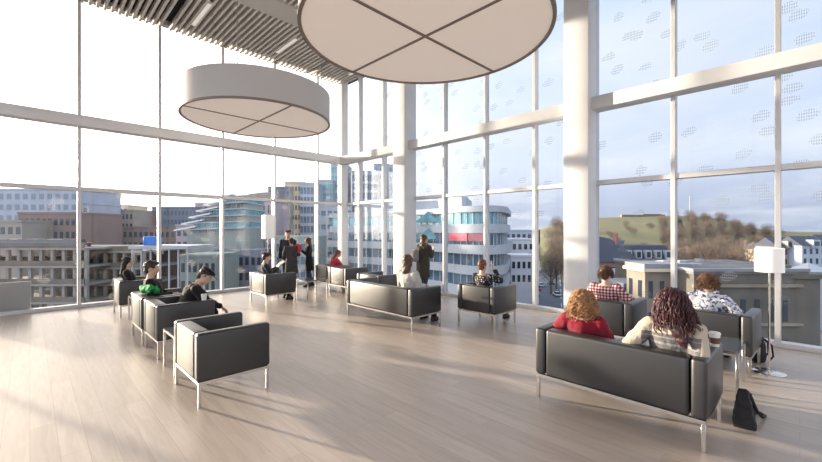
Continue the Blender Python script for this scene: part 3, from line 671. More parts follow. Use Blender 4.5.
# held things
a = PP[3][2]; m = (a[1][1] + a[-1][1]) / 2 + Vector((.10, 0, .07)); w = wpt(3, m)
t = thing('booklet', 'open white booklet held by the seated reader mid-room', 'booklet', w, R(-15))
for sgn in (1, -1):
    b = BM(); vs = []
    box(b, -.004, .0, 0 if sgn > 0 else -.16, .16 if sgn > 0 else 0, -.11, .11)
    for v in b.verts: v.co = Matrix.Rotation(R(50), 3, 'Y') @ (v.co + Vector((-abs(v.co.y) * .25, 0, 0)))
    obj('page', b, M_paper, t)
a = PP[10][2][-1]; w = wpt(10, a[1] + Vector((-.015, .055, .09)))
t = thing('mobile_phone', 'white phone held up by the person in the dotted shirt', 'phone', w, R(20))
b = BM(); box(b, -.036, .036, -.005, .005, -.07, .07, .004, 2); obj('phone_case', b, M_paper, t)
b = BM(); box(b, -.032, .032, .0052, .006, -.062, .062); obj('screen', b, mat('phone_screen', (.02, .02, .025), .1), t)
w = wpt(4, (.05, -.21, 1.0))
crumple('red_bag', 'red bag carried at the side of a standing person by the left windows', 'bag', (w.x, w.y, w.z - .02), (.10, .12, .24), RP, 11, .4, .01)
# grey rucksack worn on one shoulder
w = wpt(9, (-.17, .13, .88)); t = thing('rucksack', 'small grey rucksack on the back of the person looking out of the window', 'rucksack', w, R(5))
b = BM(); loft(b, [((0, 0, 0), (.07, 0, 0), (0, .11, 0)), ((-.01, 0, .08), (.09, 0, 0), (0, .13, 0)), ((0, 0, .25), (.075, 0, 0), (0, .11, 0)), ((.01, 0, .31), (.035, 0, 0), (0, .06, 0))], 18)
solid('pack_body', b, cloth('grey_canvas', (.22, .21, .22)), t, .011, 3, .006, 12)
b = BM(); tube(b, [(.02, -.04, .29), (.08, -.05, .38), (.16, -.06, .36), (.2, -.06, .22), (.14, -.05, .08), (.03, -.04, .03)], .014, 6); obj('strap', b, MATS['grey_canvas'], t)
# ================================================================ THE TOWN OUTSIDE
GZ = -20.0
M_ground = mat('grey_town_ground', (.22, .21, .21), .9, var=.35, vscale=.06)
M_road = mat('asphalt_street', (.10, .115, .15), .8, var=.2, vscale=.3)
M_pav = mat('pale_pavement', (.34, .34, .35), .9, var=.1, vscale=.4)
M_line = mat('road_marking_paint', (.6, .6, .58), .8)
b = BM(); box(b, -600, 700, -300, 900, GZ - 1, GZ)
for p in [p for p in b.verts]: pass
struct('ground', b, M_ground)['kind'] = 'structure'
def quadstrip(name, pts, z0, z1, m):
    b = BM(); prism(b, [(p.x, p.y) for p in pts], z0, z1); return struct(name, b, m)
road = [at(515, 92, z=0), at(620, 92, z=0), at(590, 190, z=0), at(566, 330, z=0), at(548, 330, z=0), at(538, 190, z=0)]
quadstrip('street', road, GZ, GZ + .05, M_road)
pav = [at(470, 92, z=0), at(515, 92, z=0), at(538, 190, z=0), at(548, 330, z=0), at(538, 330, z=0), at(512, 190, z=0)]
quadstrip('pavement', pav, GZ, GZ + .15, M_pav)
b = BM()
for k in range(14):
    Y0 = 95 + k * 14; f = (Y0 - 92) / 238; px = 562 - 6 * f
    p, q = at(px, Y0, z=0), at(px - .3, Y0 + 6, z=0); d = RT * .12
    prism(b, [p - d, p + d, q + d, q - d], GZ + .05, GZ + .06)
struct('street_marking', b, M_line)

def wallmat(name, col, v=.12): return mat(name, col, .85, var=v, vscale=.25)
W_gb = wallmat('grey_blue_cladding', (0.392, 0.435, 0.522)); W_bge = wallmat('beige_render', (0.345, 0.302, 0.259)); W_brn = wallmat('brown_brick', (0.237, 0.167, 0.138))
W_rb = wallmat('red_brown_brick', (0.333, 0.184, 0.161)); W_dk = wallmat('dark_blue_grey_cladding', (0.174, 0.191, 0.243)); W_pk = wallmat('pinkish_stone', (0.479, 0.38, 0.37)); W_wht = wallmat('off_white_render', (.40, .43, .47), .06)
W_grn = wallmat('pale_green_cladding', (.30, .34, .32)); W_tan = wallmat('tan_stone', (0.609, 0.522, 0.392)); W_lil = wallmat('lilac_grey_brick', (0.478, 0.392, 0.42)); W_stn = wallmat('weathered_stone', (0.229, 0.195, 0.155), .25); W_stn2 = wallmat('grey_brown_stone', (0.123, 0.111, 0.0936), .25)
W_red = wallmat('red_brick', (0.348, 0.131, 0.109), .2); W_roof = wallmat('pale_flat_roof', (0.24, 0.24, 0.264), .15); W_slate = wallmat('blue_black_slate', (.05, .06, .085)); W_conc = wallmat('pale_concrete', (0.293, 0.283, 0.266), .1)
G_dk = mat('dark_window_glass', (.035, .045, .06), .12, 0, .6); G_bl = mat('blue_window_glass', (.07, .13, .19), .1, .1, .8, var=.35, vscale=.4); G_tq = mat('turquoise_window_glass', (.13, .36, .42), .12, .1, .8, var=.3, vscale=.5); M_wfr = mat('white_window_frame', (.65, .64, .62), .6)

def building(label, px0, px1, Y, top, depth, wall, rows=0, cols=0, win=None, fh=3.4, wf=.55, hf=.5, z0=None, name='building', yaw=0., group=None, roofm=None, side=0, parapet=.5, cat='building', bot=None, first=1.2):
    X0, X1 = (px0 - 411) / FOC * Y, (px1 - 411) / FOC * Y; w = X1 - X0; zt = zat(top, Y); zb = GZ if bot is None else bot
    o = at(px0, Y, z=zb); t = thing(name, label, cat, o, CAMROT + R(yaw), group); h = zt - zb
    b = BM(); box(b, 0, w, 0, depth, 0, h); obj('wall', b, wall, t)
    b = BM(); box(b, -.15, w + .15, -.15, depth + .15, h, h + parapet); obj('roof', b, roofm or wall, t)
    if rows:
        cw = w / cols; ww = cw * wf; wh = fh * hf
        b = BM(); box(b, -ww / 2, ww / 2, -.06, .10, -wh / 2, wh / 2); me = finish(b, 'window', win)
        cnt = 0
        for r in range(rows):
            z = h - first - fh * hf / 2 - r * fh
            if z < 1: break
            for c in range(cols):
                if cnt >= 90: break
                inst('window', me, t, ((c + .5) * cw, 0, z)); cnt += 1
        if side:
            n2 = side; cd = depth / n2; b = BM(); box(b, -.06, .10, -cd * wf / 2, cd * wf / 2, -wh / 2, wh / 2); me2 = finish(b, 'window', win); 
            for r in range(min(rows, 4)):
                for c in range(n2):
                    if cnt < 98: inst('window', me2, t, ((w - .04) if px0 < 411 else -.0, (c + .5) * cd, h - first - wh / 2 - r * fh)); cnt += 1
    return t, w, h
B = building
# --- seen through the left glass wall, from the left edge to the far corner
B('big grey-blue slab block at the far left, the tallest of the left skyline', -60, 78, 122, 190, 18, W_gb, 5, 17, mat('hazy_grey_window', (.20, .235, .29), .4))
B('narrow grey block stepping down at the right of the big slab block', 78, 88, 124, 204, 14, W_gb, 5, 2, G_dk)
B('wide brown brick block standing in front of the big slab block', 18, 82, 100, 214, 14, W_brn, 4, 11, G_dk)
B('low beige block at the far left edge in front of the slab block', -40, 22, 92, 222, 12, W_bge, 3, 8, G_dk)
B('beige block with many windows between the slab block and the brown block', 86, 133, 140, 211, 16, W_bge, 6, 12, G_dk)
B('plain beige block on the roofline left of the red-brown block', 104, 128, 160, 206, 12, W_tan, 3, 5, G_dk)
B('small red-brown block left of the second mullion', 138, 152, 150, 212, 12, W_rb, 5, 4, G_dk)
B('dark blue-grey long block behind the white flat canopy', 152, 196, 152, 208, 16, W_dk, 5, 12, G_bl)
B('narrow pinkish tower rising behind the stepped terraces', 195, 208, 165, 204, 10, W_pk, 4, 3, G_dk)
B('wide brown block lower behind the white flat canopy', 80, 186, 118, 228, 10, W_brn, 2, 20, G_dk, fh=3.2)
B('lilac-grey block behind the stepped terraces', 176, 236, 112, 226, 12, W_lil, 3, 10, G_dk)
# multi-storey car park made of open decks
def parkade(label, px0, px1, Y, top, depth, nfl, bays):
    X0, X1 = (px0 - 411) / FOC * Y, (px1 - 411) / FOC * Y; w = X1 - X0
    t = thing('car_park', label, 'car park', at(px0, Y, z=GZ), CAMROT); h = zat(top, Y) - GZ; fh = 3.1
    for k in range(nfl):
        z = h - k * fh
        b = BM(); box(b, 0, w, 0, depth, z - .35, z); obj('deck', b, W_conc, t)
        b = BM(); box(b, 0, w, 0, .15, z, z + .9); obj('parapet', b, wallmat('weathered_brown_parapet', (.17, .145, .125), .3), t)
    for c in range(bays + 1):
        b = BM(); x = c * w / bays; box(b, x - .25, x + .25, .3, .8, 0, h - .35); obj('pillar', b, W_conc, t)
    b = BM(); box(b, 0, w, depth - .2, depth, 0, h - .35); obj('rear_wall', b, W_brn, t)
    return t
parkade('open-deck car park filling the lower part of the left panes', -40, 84, 66, 248, 16, 4, 11)
parkade('second open-deck car park right of the first, behind the seated people', 84, 142, 72, 251, 14, 4, 6)
# flat white canopy on thin posts with a blue container on it
t = thing('canopy', 'flat white canopy on slim posts left of the stepped terraces', 'canopy', at(128, 62, z=GZ), CAMROT)
w = 60 / FOC * 62; h = zat(246, 62) - GZ
b = BM(); box(b, 0, w, 0, 9, h - .5, h); obj('roof_slab', b, W_wht, t)
for c in range(7):
    b = BM(); box(b, .3 + c * (w - .7) / 6, .5 + c * (w - .7) / 6, .3, .5, 0, h - .5); obj('post', b, W_wht, t)
p = at(143, 63.5, z=GZ + h)
t = thing('container', 'bright blue container box on the white canopy', 'container', p, CAMROT)
b = BM(); box(b, 0, 1.75, 0, 2.2, 0, 1.5, .05, 1); obj('box_body', b, mat('bright_blue_paint', (.03, .20, .62), .5), t)
b = BM()
for i in range(7): box(b, .12 + i * .24, .2 + i * .24, -.05, 0, .1, 1.4)
obj('ribs', b, MATS['bright_blue_paint'], t)
B('pale green low block in front of the stepped terraces', 180, 216, 74, 257, 10, W_grn, 2, 6, G_dk)
# stepped glass terraces with slanting white slabs
t = thing('terraced_building', 'glass building with white terraces stepping up to the right behind the cap wearer', 'building', at(186, 92, z=GZ), CAMROT)
for k in range(6):
    xa = k * 1.75; h = zat(227 - k * 6.4, 92) - GZ
    b = BM(); box(b, xa, 14, .4 + k * .1, 12, 0 if k == 0 else h - 1.55, h - .3); obj('glass_storey', b, G_tq if k % 2 else W_grn, t)
    b = BM(); vs = box(b, xa - 2.2, 14.2, -.6, 12, h - .3, h)
    for v in vs:
        if v.co.x < xa: v.co.z -= .55
    obj('terrace_slab', b, W_wht, t)
    b = BM(); vs = box(b, xa - 2.5, xa + 2.6, -.75, 1.5, h - .02, h + .28)
    for v in vs:
        if v.co.x < xa: v.co.z -= .95
    obj('terrace_edge', b, mat('sunlit_edge_white', (.9, .9, .9), .5), t)  # whiter than the slabs: sunlight on their edges is put into the colour
    b = BM()
    for i in range(6): box(b, xa + .5 + i * (13.2 - xa) / 6, xa + .58 + i * (13.2 - xa) / 6, .25 + k * .1, .4 + k * .1, h - 1.5, h - .3)
    obj('mullion', b, M_wfr, t)
# brown block with a curved roof
t, w, h = B('tall lilac-brown block with a curved roof behind the square lamp shade', 228, 271, 112, 201, 16, W_lil, 6, 9, G_dk, wf=.3, hf=.7)
b = BM(); pts = [(-.2, h), (w * .25, h + 1.2), (w * .5, h + 2.0), (w * .8, h + 2.5), (w + .2, h + 2.6), (w + .2, h)]
lo = [b.verts.new((x, -.3, z)) for x, z in pts]; hi = [b.verts.new((x, 16.2, z)) for x, z in pts]
for k in range(len(pts)): b.faces.new((lo[k], lo[(k + 1) % 6], hi[(k + 1) % 6], hi[k]))
b.faces.new(lo[::-1]); b.faces.new(hi); obj('curved_roof', b, W_bge, t)
b = BM(); tube(b, [(w * .4, 4, h + 1), (w * .4, 4, h + 5)], .12, 6); obj('mast', b, M_wfr, t)
B('dark grey tower just right of the curved-roof block', 268, 290, 134, 188, 14, W_dk, 9, 5, G_bl)
B('tan stone tower with many small windows, in the pane behind the standing group', 285, 304, 138, 183, 14, W_tan, 10, 6, G_dk)
B('blue glass tower right of the tan tower', 300, 317, 136, 184, 14, W_gb, 10, 5, G_bl, wf=.8, hf=.7)
B('stepped glass tower left of the corner post, tallest part', 331, 346, 150, 164, 14, W_wht, 11, 4, G_tq, wf=.8, hf=.65)
B('stepped glass tower left of the corner post, lower part', 316, 333, 146, 181, 14, W_wht, 8, 5, G_tq, wf=.8, hf=.65)
B('long white low block below the stepped glass tower', 314, 352, 96, 206, 14, W_wht, 5, 6, G_bl, wf=.7, hf=.35)
B('dark low roof right of the pale green block', 214, 262, 86, 252, 10, W_dk, 2, 8, G_dk)
B('greenish glass block behind the standing group', 276, 318, 78, 238, 8, W_grn, 6, 7, G_bl, fh=2.6, wf=.75, hf=.6)
# --- the curved white office building beyond the right glass wall
def office():
    t = thing('office_building', 'white banded office building with a rounded corner, its red banner facing the room', 'building', at(440, 68, z=GZ), CAMROT)
    inv = Matrix.Rotation(-CAMROT, 3, 'Z'); o = at(440, 68, z=GZ)
    def L(px, Y): q = inv @ (at(px, Y, z=GZ) - o); return (q.x, q.y)
    base = [L(330, 91), L(395, 80), L(440, 70)]
    arc = [L(462, 64.5), L(475, 62.8), L(487, 62), L(496, 62.6), L(503, 64.5), L(507, 67.5)]
    back = [L(510, 84), L(470, 120), L(330, 130)]
    def offset(pts, d):
        c = Vector((sum(p[0] for p in pts) / len(pts), sum(p[1] for p in pts) / len(pts))); r = []
        for p in pts: v = Vector(p) - c; r.append(tuple(c + v * (1 + d / v.length)))
        return r
    out = base + arc + back; inn = offset(out, -.7)
    ztop = zat(206, 63.5) - GZ; fh = 3.45
    b = BM(); prism(b, offset(out, -2.5), ztop, ztop + .1); prism(b, offset(out, -9), ztop + .1, ztop + 2.2); obj('roof_plant', b, W_wht, t)
    b = BM(); prism(b, offset(out, .3), ztop - 1.0, ztop); obj('roof_band', b, W_wht, t)
    z = ztop - 1.0
    for k in range(7):
        g1, g0 = z, z - 1.95
        b = BM(); prism(b, inn, g0, g1); obj('glass_band', b, G_tq if k == 0 else G_bl, t)
        b = BM()
        for i in range(len(inn) - 3):
            p, q = Vector(inn[i]), Vector(inn[i + 1]); nseg = max(2, int((q - p).length / 1.7))
            for j in range(nseg):
                c = p.lerp(q, j / nseg); box(b, c.x - .09, c.x + .09, c.y - .16, c.y + .1, g0, g1)
        obj('mullion', b, W_wht, t)
        b = BM(); prism(b, offset(out, .1 if k != 1 else .7), g0 - 1.5, g0); obj('spandrel_band', b, W_wht, t)
        z = g0 - 1.5
    # banner in the second glass band
    z1 = ztop - 1.0 - 3.45; z0 = z1 - 1.35
    for pa, pb, m, lab in ((449, 467, mat('red_pink_banner', (.62, .13, .17), .7), 'bright pinkish red banner'), (468, 484, mat('dull_red_banner', (.40, .14, .17), .7), 'dull red banner with pale strokes')):
        b = BM(); nn = 5
        for i in range(nn):
            fa, fb = pa + (pb - pa) * i / nn, pa + (pb - pa) * (i + 1) / nn
            def fy(px): return 68.0 - (px - 449) * .19 if px < 465 else 64.9 - (px - 465) * .09
            A, D = L(fa, fy(fa) - 1.1), L(fb, fy(fb) - 1.1)
            nrm = Vector((-(D[1] - A[1]), D[0] - A[0])).normalized() * .06
            prism(b, [A, D, (D[0] + nrm.x, D[1] + nrm.y), (A[0] + nrm.x, A[1] + nrm.y)], z0, z1)
        obj('banner', b, m, t, lab)
    # glazed gables on the set-back terraces of the long side
    for k, (px, Y, py) in enumerate(((400, 77.5, 212), (428, 71.5, 213), (400, 77.5, 228), (428, 71.5, 230))):
        b = BM(); q = inv @ (at(px, Y, py) - o); w, hh, dd = 2.3, 1.7, 2.6
        v = [b.verts.new((q.x + x, q.y + y, q.z + z)) for x, y, z in ((-w, 0, -hh), (w, 0, -hh), (0, 0, .3), (-w, dd, -hh), (w, dd, -hh), (0, dd, .3))]
        for f in ((0, 1, 2), (5, 4, 3), (0, 2, 5, 3), (1, 4, 5, 2), (0, 3, 4, 1)): b.faces.new([v[i] for i in f])
        obj('glazed_gable', b, G_tq, t)
    return t
office()
B('pale glass tower rising behind the white office building, left of the first column', 352, 378, 150, 172, 14, W_wht, 8, 6, G_bl, wf=.85, hf=.7)
B('taller pale slab rising behind the white office building beside the first column', 374, 393, 160, 165, 12, W_wht, 9, 4, G_tq, wf=.5, hf=.4)
W_lwb = wallmat('white_painted_low_block', (.60, .62, .66), .05)
B('upper white low block beside the street, right of the rounded office corner', 506, 534, 118, 240, 10, W_lwb, 2, 5, G_dk)
B('lower white low block beside the street, in front of the upper one', 511, 537, 98, 257, 8, W_lwb, 2, 5, G_dk)
B('grey flat-roofed block beyond the white low blocks', 500, 532, 150, 231, 10, W_gb, 2, 6, G_dk)

# cars
M_tyre = mat('tyre_rubber', (.015, .015, .015), .9)
def car_proto(m, name='car'):
    t = thing(name, 'car', 'car', (0, 0, 0))
    b = BM(); box(b, -2.15, 2.15, -.86, .86, .28, .80, .14, 3); obj('car_body', b, m, t)
    b = BM(); vs = box(b, -1.25, 1.05, -.74, .74, .79, 1.42)
    for v in vs:
        if v.co.z > 1: v.co.x *= .68; v.co.y *= .86
    obj('cabin', b, G_dk, t)
    b = BM(); box(b, -.84, .70, -.62, .62, 1.42, 1.46); obj('car_roof', b, m, t)
    for x in (-1.35, 1.35):
        for y in (-.86, .86):
            b = BM(); tube(b, [(x, y - .1, .33), (x, y + .1, .33)], .33, 14); obj('wheel', b, M_tyre, t)
    return t
CARS = [mat('white_car_paint', (.62, .63, .65), .3), mat('silver_car_paint', (.36, .38, .40), .3, .3), mat('dark_car_paint', (.03, .035, .045), .3), mat('red_car_paint', (.30, .03, .03), .3)]
CN = ['white', 'silver', 'dark', 'red']
base = [car_proto(m) for m in CARS]; used = [False] * 4; rc = random.Random(4)
spots = [(541, 150, 84, 'on the street'), (551, 156, 84, 'on the street'), (547, 215, 84, 'far along the street'), (557, 128, 84, 'on the street near the column'), (535, 128, 88, 'parked by the pavement'), (533, 118, 88, 'parked by the pavement'), (537, 140, 88, 'parked by the pavement')]
lot = [(218 + (i % 6) * 8.2, 72 + (i // 6) * 7.0, 30 + rc.uniform(-4, 4), 'in the car park lot behind the reader') for i in range(24)]
ordn = {0: 'nearest row', 1: 'second row', 2: 'third row', 3: 'back row'}
for i, (px, Y, a, w) in enumerate(spots + lot):
    k = [0, 2, 1, 0, 2, 1, 3][i % 7]; p = at(px, Y, z=GZ + (.06 if i < 7 else 0))
    if i < 7:
        lab = ['white car on the street, left of the two side by side', 'dark car on the street, right of the two side by side', 'silver car farthest along the street', 'white car on the street closest to the second column', 'dark car parked along the pavement, middle of three', 'silver car parked along the pavement, nearest of three', 'red car parked along the pavement, farthest of three'][i]; grp = 'cars on the street'
    else:
        j = i - 7; lab = '%s car in the %s of the lot behind the reader, %s from the left' % (CN[k], ordn[j // 6], ['first', 'second', 'third', 'fourth', 'fifth', 'sixth'][j % 6]); grp = 'cars in the lot'
    if not used[k]:
        o = base[k]; used[k] = True; o.location = p; o.rotation_euler = (0, 0, CAMROT + R(a)); o['label'] = lab; o['group'] = grp
    else: dup(base[k], p, CAMROT + R(a), lab, grp)

for i in range(22):
    row = i // 11; j = i % 11; k = [1, 2, 0, 2, 3, 1, 2, 0, 1, 2, 3][(j + row * 4) % 11]
    p = at(2 + j * 7.6, 70, z=zat(248, 66) - 3.1 * row); dup(base[k], p, CAMROT + R(90), '%s car on the %s deck of the left car park, %s from the left' % (CN[k], ['top', 'second'][row], ['first', 'second', 'third', 'fourth', 'fifth', 'sixth', 'seventh', 'eighth', 'ninth', 'tenth', 'eleventh'][j]), 'cars on the car park decks')
W_grv = mat('brown_grey_gravel_roof', (.15, .145, .145), .9, var=.35, vscale=.5)
# --- right panes: stone and brick buildings, houses
B('dark navy block at the left of the right panes beside the second column', 598, 624, 105, 242, 12, W_dk, 3, 5, G_dk)
t, w, h = B('long dark mansard-roofed row with white dormers below the green hill', 622, 674, 98, 262, 10, W_red, 2, 10, G_dk, roofm=W_slate, parapet=.2)
b = BM(); vs = box(b, -.3, w + .3, -.3, 10, h + .2, h + 4.2)
for v in vs:
    if v.co.z > h + 1: v.co.x += 1.6 * (1 if v.co.x < w / 2 else -1); v.co.y += 1.6 * (1 if v.co.y < 5 else -1)
obj('mansard_roof', b, W_slate, t)
for i in range(5):
    x = 1.6 + i * (w - 3.2) / 4
    b = BM(); box(b, x - .8, x + .8, -.35, 1.6, h + .9, h + 3.0); d = obj('dormer', b, W_wht, t)
    b = BM(); box(b, x - .45, x + .45, -.42, -.35, h + 1.2, h + 2.6); obj('dormer_pane', b, G_dk, d)
t, w, h = B('brick building with a steep blue-black gable roof left of the dormered row', 598, 640, 88, 262, 12, W_rb, 2, 7, G_dk, parapet=.1, roofm=W_slate)
b = BM(); v = [b.verts.new(q) for q in ((-.4, -.4, h), (w + .4, -.4, h), (w + .4, 12.4, h), (-.4, 12.4, h), (w * .2, 6, h + 6.0), (w * .62, 6, h + 5.2))]
for f in ((0, 1, 5, 4), (1, 2, 5), (2, 3, 4, 5), (3, 0, 4)): b.faces.new([v[i] for i in f])
obj('hipped_roof', b, W_slate, t)
b = BM(); box(b, w * .66, w * .70, 4, 5, h + 1, h + 6.6); obj('chimney', b, W_red, t)
B('long red brick block in front of the dormered row', 590, 650, 66, 277, 10, W_red, 2, 9, G_dk, roofm=W_roof)
B('low grey annex with a pale roof beside the beige stone block', 624, 652, 52, 287, 6, W_stn2, 1, 5, G_dk, roofm=W_roof)
t, w, h = B('beige stone block with dark windows in front of the brick block', 645, 690, 47, 268, 4, W_stn, 3, 4, G_dk, wf=.36, hf=.55, fh=3.8, roofm=W_roof, first=1.6, side=2)
b = BM(); box(b, -.35, w + .35, -.35, 4.3, h - .45, h - .05); obj('cornice', b, W_tan, t)
# long grey stone building with rounded end and pale roof
t, w, h = B('long grey-brown stone building with pale parapet across the right panes', 694, 806, 44, 274, 17, W_stn2, 3, 8, G_dk, wf=.34, hf=.55, fh=4.6, roofm=W_grv, first=2.9, parapet=.35)
b = BM(); box(b, -.25, w + .2, -.28, 0, h - 1.5, h - 1.15); obj('string_course', b, W_stn, t)
b = BM(); box(b, -.25, w + .2, -.28, 0, h - 5.9, h - 5.6); obj('string_course', b, W_stn, t)
b = BM(); lathe(b, [(.01, 0), (2.6, 0), (2.6, h - .6), (2.9, h - .5), (2.9, h), (.01, h)], 28, (w + .2, 2.2, 0)); obj('round_tower', b, W_stn2, t)
b = BM(); box(b, -.3, w + .2, -.3, .15, h + .3, h + .62); box(b, -.3, .15, .15, 17, h + .3, h + .62); obj('parapet', b, W_roof, t)
M_snow = mat('pale_roof_gravel', (.38, .38, .42), .9, var=.3, vscale=.6)
b = BM(); rs = random.Random(9)
for i in range(11):
    x = rs.uniform(.5, w - 2.2); y = rs.uniform(3, 13); box(b, x, x + rs.uniform(.6, 2.0), y, y + rs.uniform(.6, 1.6), h + .35, h + .35 + rs.uniform(.25, .8))
obj('roof_unit', b, M_snow, t)
B('pale-roofed block behind the long stone building', 690, 790, 70, 268, 14, W_stn, 1, 10, G_dk, roofm=W_grv)
W_hse = wallmat('weathered_cream_board', (.27, .265, .25), .1)
HZ = [(778, 799, 122, 247, W_hse, 'cream gabled house left of the two houses at the right edge'), (802, 826, 118, 246, W_gb, 'grey gabled house at the right edge of the photo'), (764, 780, 140, 250, W_tan, 'tan gabled house partly hidden by the lamp'), (826, 850, 126, 244, W_hse, 'white gabled house just past the right edge')]
for px0, px1, Y, py, m, lab in HZ:
    t, w, h = B(lab, px0, px1, Y, py, 8, m, 2, 4, G_dk, name='house', cat='house', fh=3.0, wf=.4, hf=.55, parapet=.1, first=.8, group='houses at the right')
    b = BM(); v = [b.verts.new(q) for q in ((-.4, -.4, h + .1), (w + .4, -.4, h + .1), (w + .4, 8.4, h + .1), (-.4, 8.4, h + .1), (-.4, 4, h + 3.0), (w + .4, 4, h + 3.0))]
    for f in ((0, 1, 5, 4), (2, 3, 4, 5), (1, 2, 5), (3, 0, 4), (0, 3, 2, 1)): b.faces.new([v[i] for i in f])
    obj('gable_roof', b, W_slate, t)
    b = BM(); box(b, w * .35, w * .65, -.9, 1.5, h - .4, h + 1.9); d = obj('dormer', b, m, t); b = BM(); box(b, w * .4, w * .6, -.96, -.9, h + .1, h + 1.4); obj('dormer_pane', b, G_dk, d)
t = thing('marquee', 'white marquee tent at the right edge below the houses', 'tent', at(808, 84, z=GZ), CAMROT)
w = 24 / FOC * 84; h = zat(272, 84) - GZ
b = BM(); box(b, 0, w, 0, 5, 0, h); obj('tent_wall', b, W_wht, t)
b = BM(); v = [b.verts.new(q) for q in ((-.2, -.2, h), (w + .2, -.2, h), (w + .2, 5.2, h), (-.2, 5.2, h), (w / 2, 2.5, h + 1.9))]
for f in ((0, 1, 4), (1, 2, 4), (2, 3, 4), (3, 0, 4), (0, 3, 2, 1)): b.faces.new([v[i] for i in f])
obj('tent_roof', b, W_wht, t)

# --- hill with the low fortress on top
def hill():
    m = bpy.data.materials.new('grass_and_scrub_hillside'); m.use_nodes = True; n, l = nt(m); bs = n['Principled BSDF']; bs.inputs['Roughness'].default_value = .95
    tc = n.new('ShaderNodeTexCoord'); a = n.new('ShaderNodeTexNoise'); a.inputs['Scale'].default_value = .012; a.inputs['Detail'].default_value = 10; a.inputs['Roughness'].default_value = .65; l.new(tc.outputs['Object'], a.inputs['Vector'])
    r = n.new('ShaderNodeValToRGB'); e = r.color_ramp.elements; e[0].position = .36; e[0].color = (.10, .105, .045, 1); e[1].position = .54; e[1].color = (.185, .165, .075, 1); x = e.new(.66); x.color = (.16, .12, .08, 1)
    l.new(a.outputs['Fac'], r.inputs['Fac']); l.new(r.outputs['Color'], bs.inputs['Base Color'])
    prof = [(536, 231), (548, 226), (566, 221), (585, 219), (600, 217.5), (622, 217), (665, 216), (688, 216), (710, 217), (728, 220.5), (745, 226), (762, 229.5), (790, 231.5), (830, 232), (900, 232)]
    b = BM(); rows = []; Yt, Yb = 560, 230
    for k in range(15):
        f = k / 14; Y = Yb + (Yt - Yb) * f; row = []
        for i in range(61):
            px = 540 + i * 7; j = next((q for q in range(len(prof) - 1) if prof[q + 1][0] >= px), len(prof) - 2); g = min(1, max(0, (px - prof[j][0]) / (prof[j + 1][0] - prof[j][0]))); py = prof[j][1] + (prof[j + 1][1] - prof[j][1]) * g
            p = at(px, Y, z=0); zt = zat(py, Yt); p.z = GZ + (zt - GZ) * (f ** .85) + (mnoise.noise(p * .02) * 2.2 if 0 < k < 14 else 0); row.append(b.verts.new(p))
        rows.append(row)
    back = [b.verts.new((v.co + FW * 120) * Vector((1, 1, 0)) + Vector((0, 0, GZ))) for v in rows[-1]] if False else None
    for r0, r1 in zip(rows, rows[1:]):
        for i in range(60): b.faces.new((r0[i], r0[i + 1], r1[i + 1], r1[i]))
    last = [b.verts.new(Vector((v.co.x, v.co.y, GZ)) + FW * 150) for v in rows[-1]]
    for i in range(60): b.faces.new((rows[-1][i], rows[-1][i + 1], last[i + 1], last[i]))
    o = struct('hill', b, m, None, 80)
hill()
t = thing('fortress', 'low beige fortress wall along the top of the green hill', 'fortress', at(622, 556, z=zat(217.5, 556)), CAMROT)
w = 44 / FOC * 545
b = BM(); box(b, 0, w, 0, 6, -8, 4.2); obj('rampart', b, mat('weathered_fort_stone', (.20, .16, .11), .9), t)
b = BM(); box(b, w * .55, w * .97, 6, 16, -8, 5.6); obj('barracks', b, MATS['weathered_fort_stone'], t)
t = thing('signal_mast', 'tall white mast standing on top of the hill', 'mast', at(690, 540, z=zat(218, 540)), CAMROT)
b = BM(); tube(b, [(0, 0, -2), (0, 0, 31)], [.75, .45], 8); obj('pole', b, W_wht, t)
b = BM(); tube(b, [(-3, 0, 25), (3, 0, 25)], .25, 6); obj('yard', b, W_wht, t)

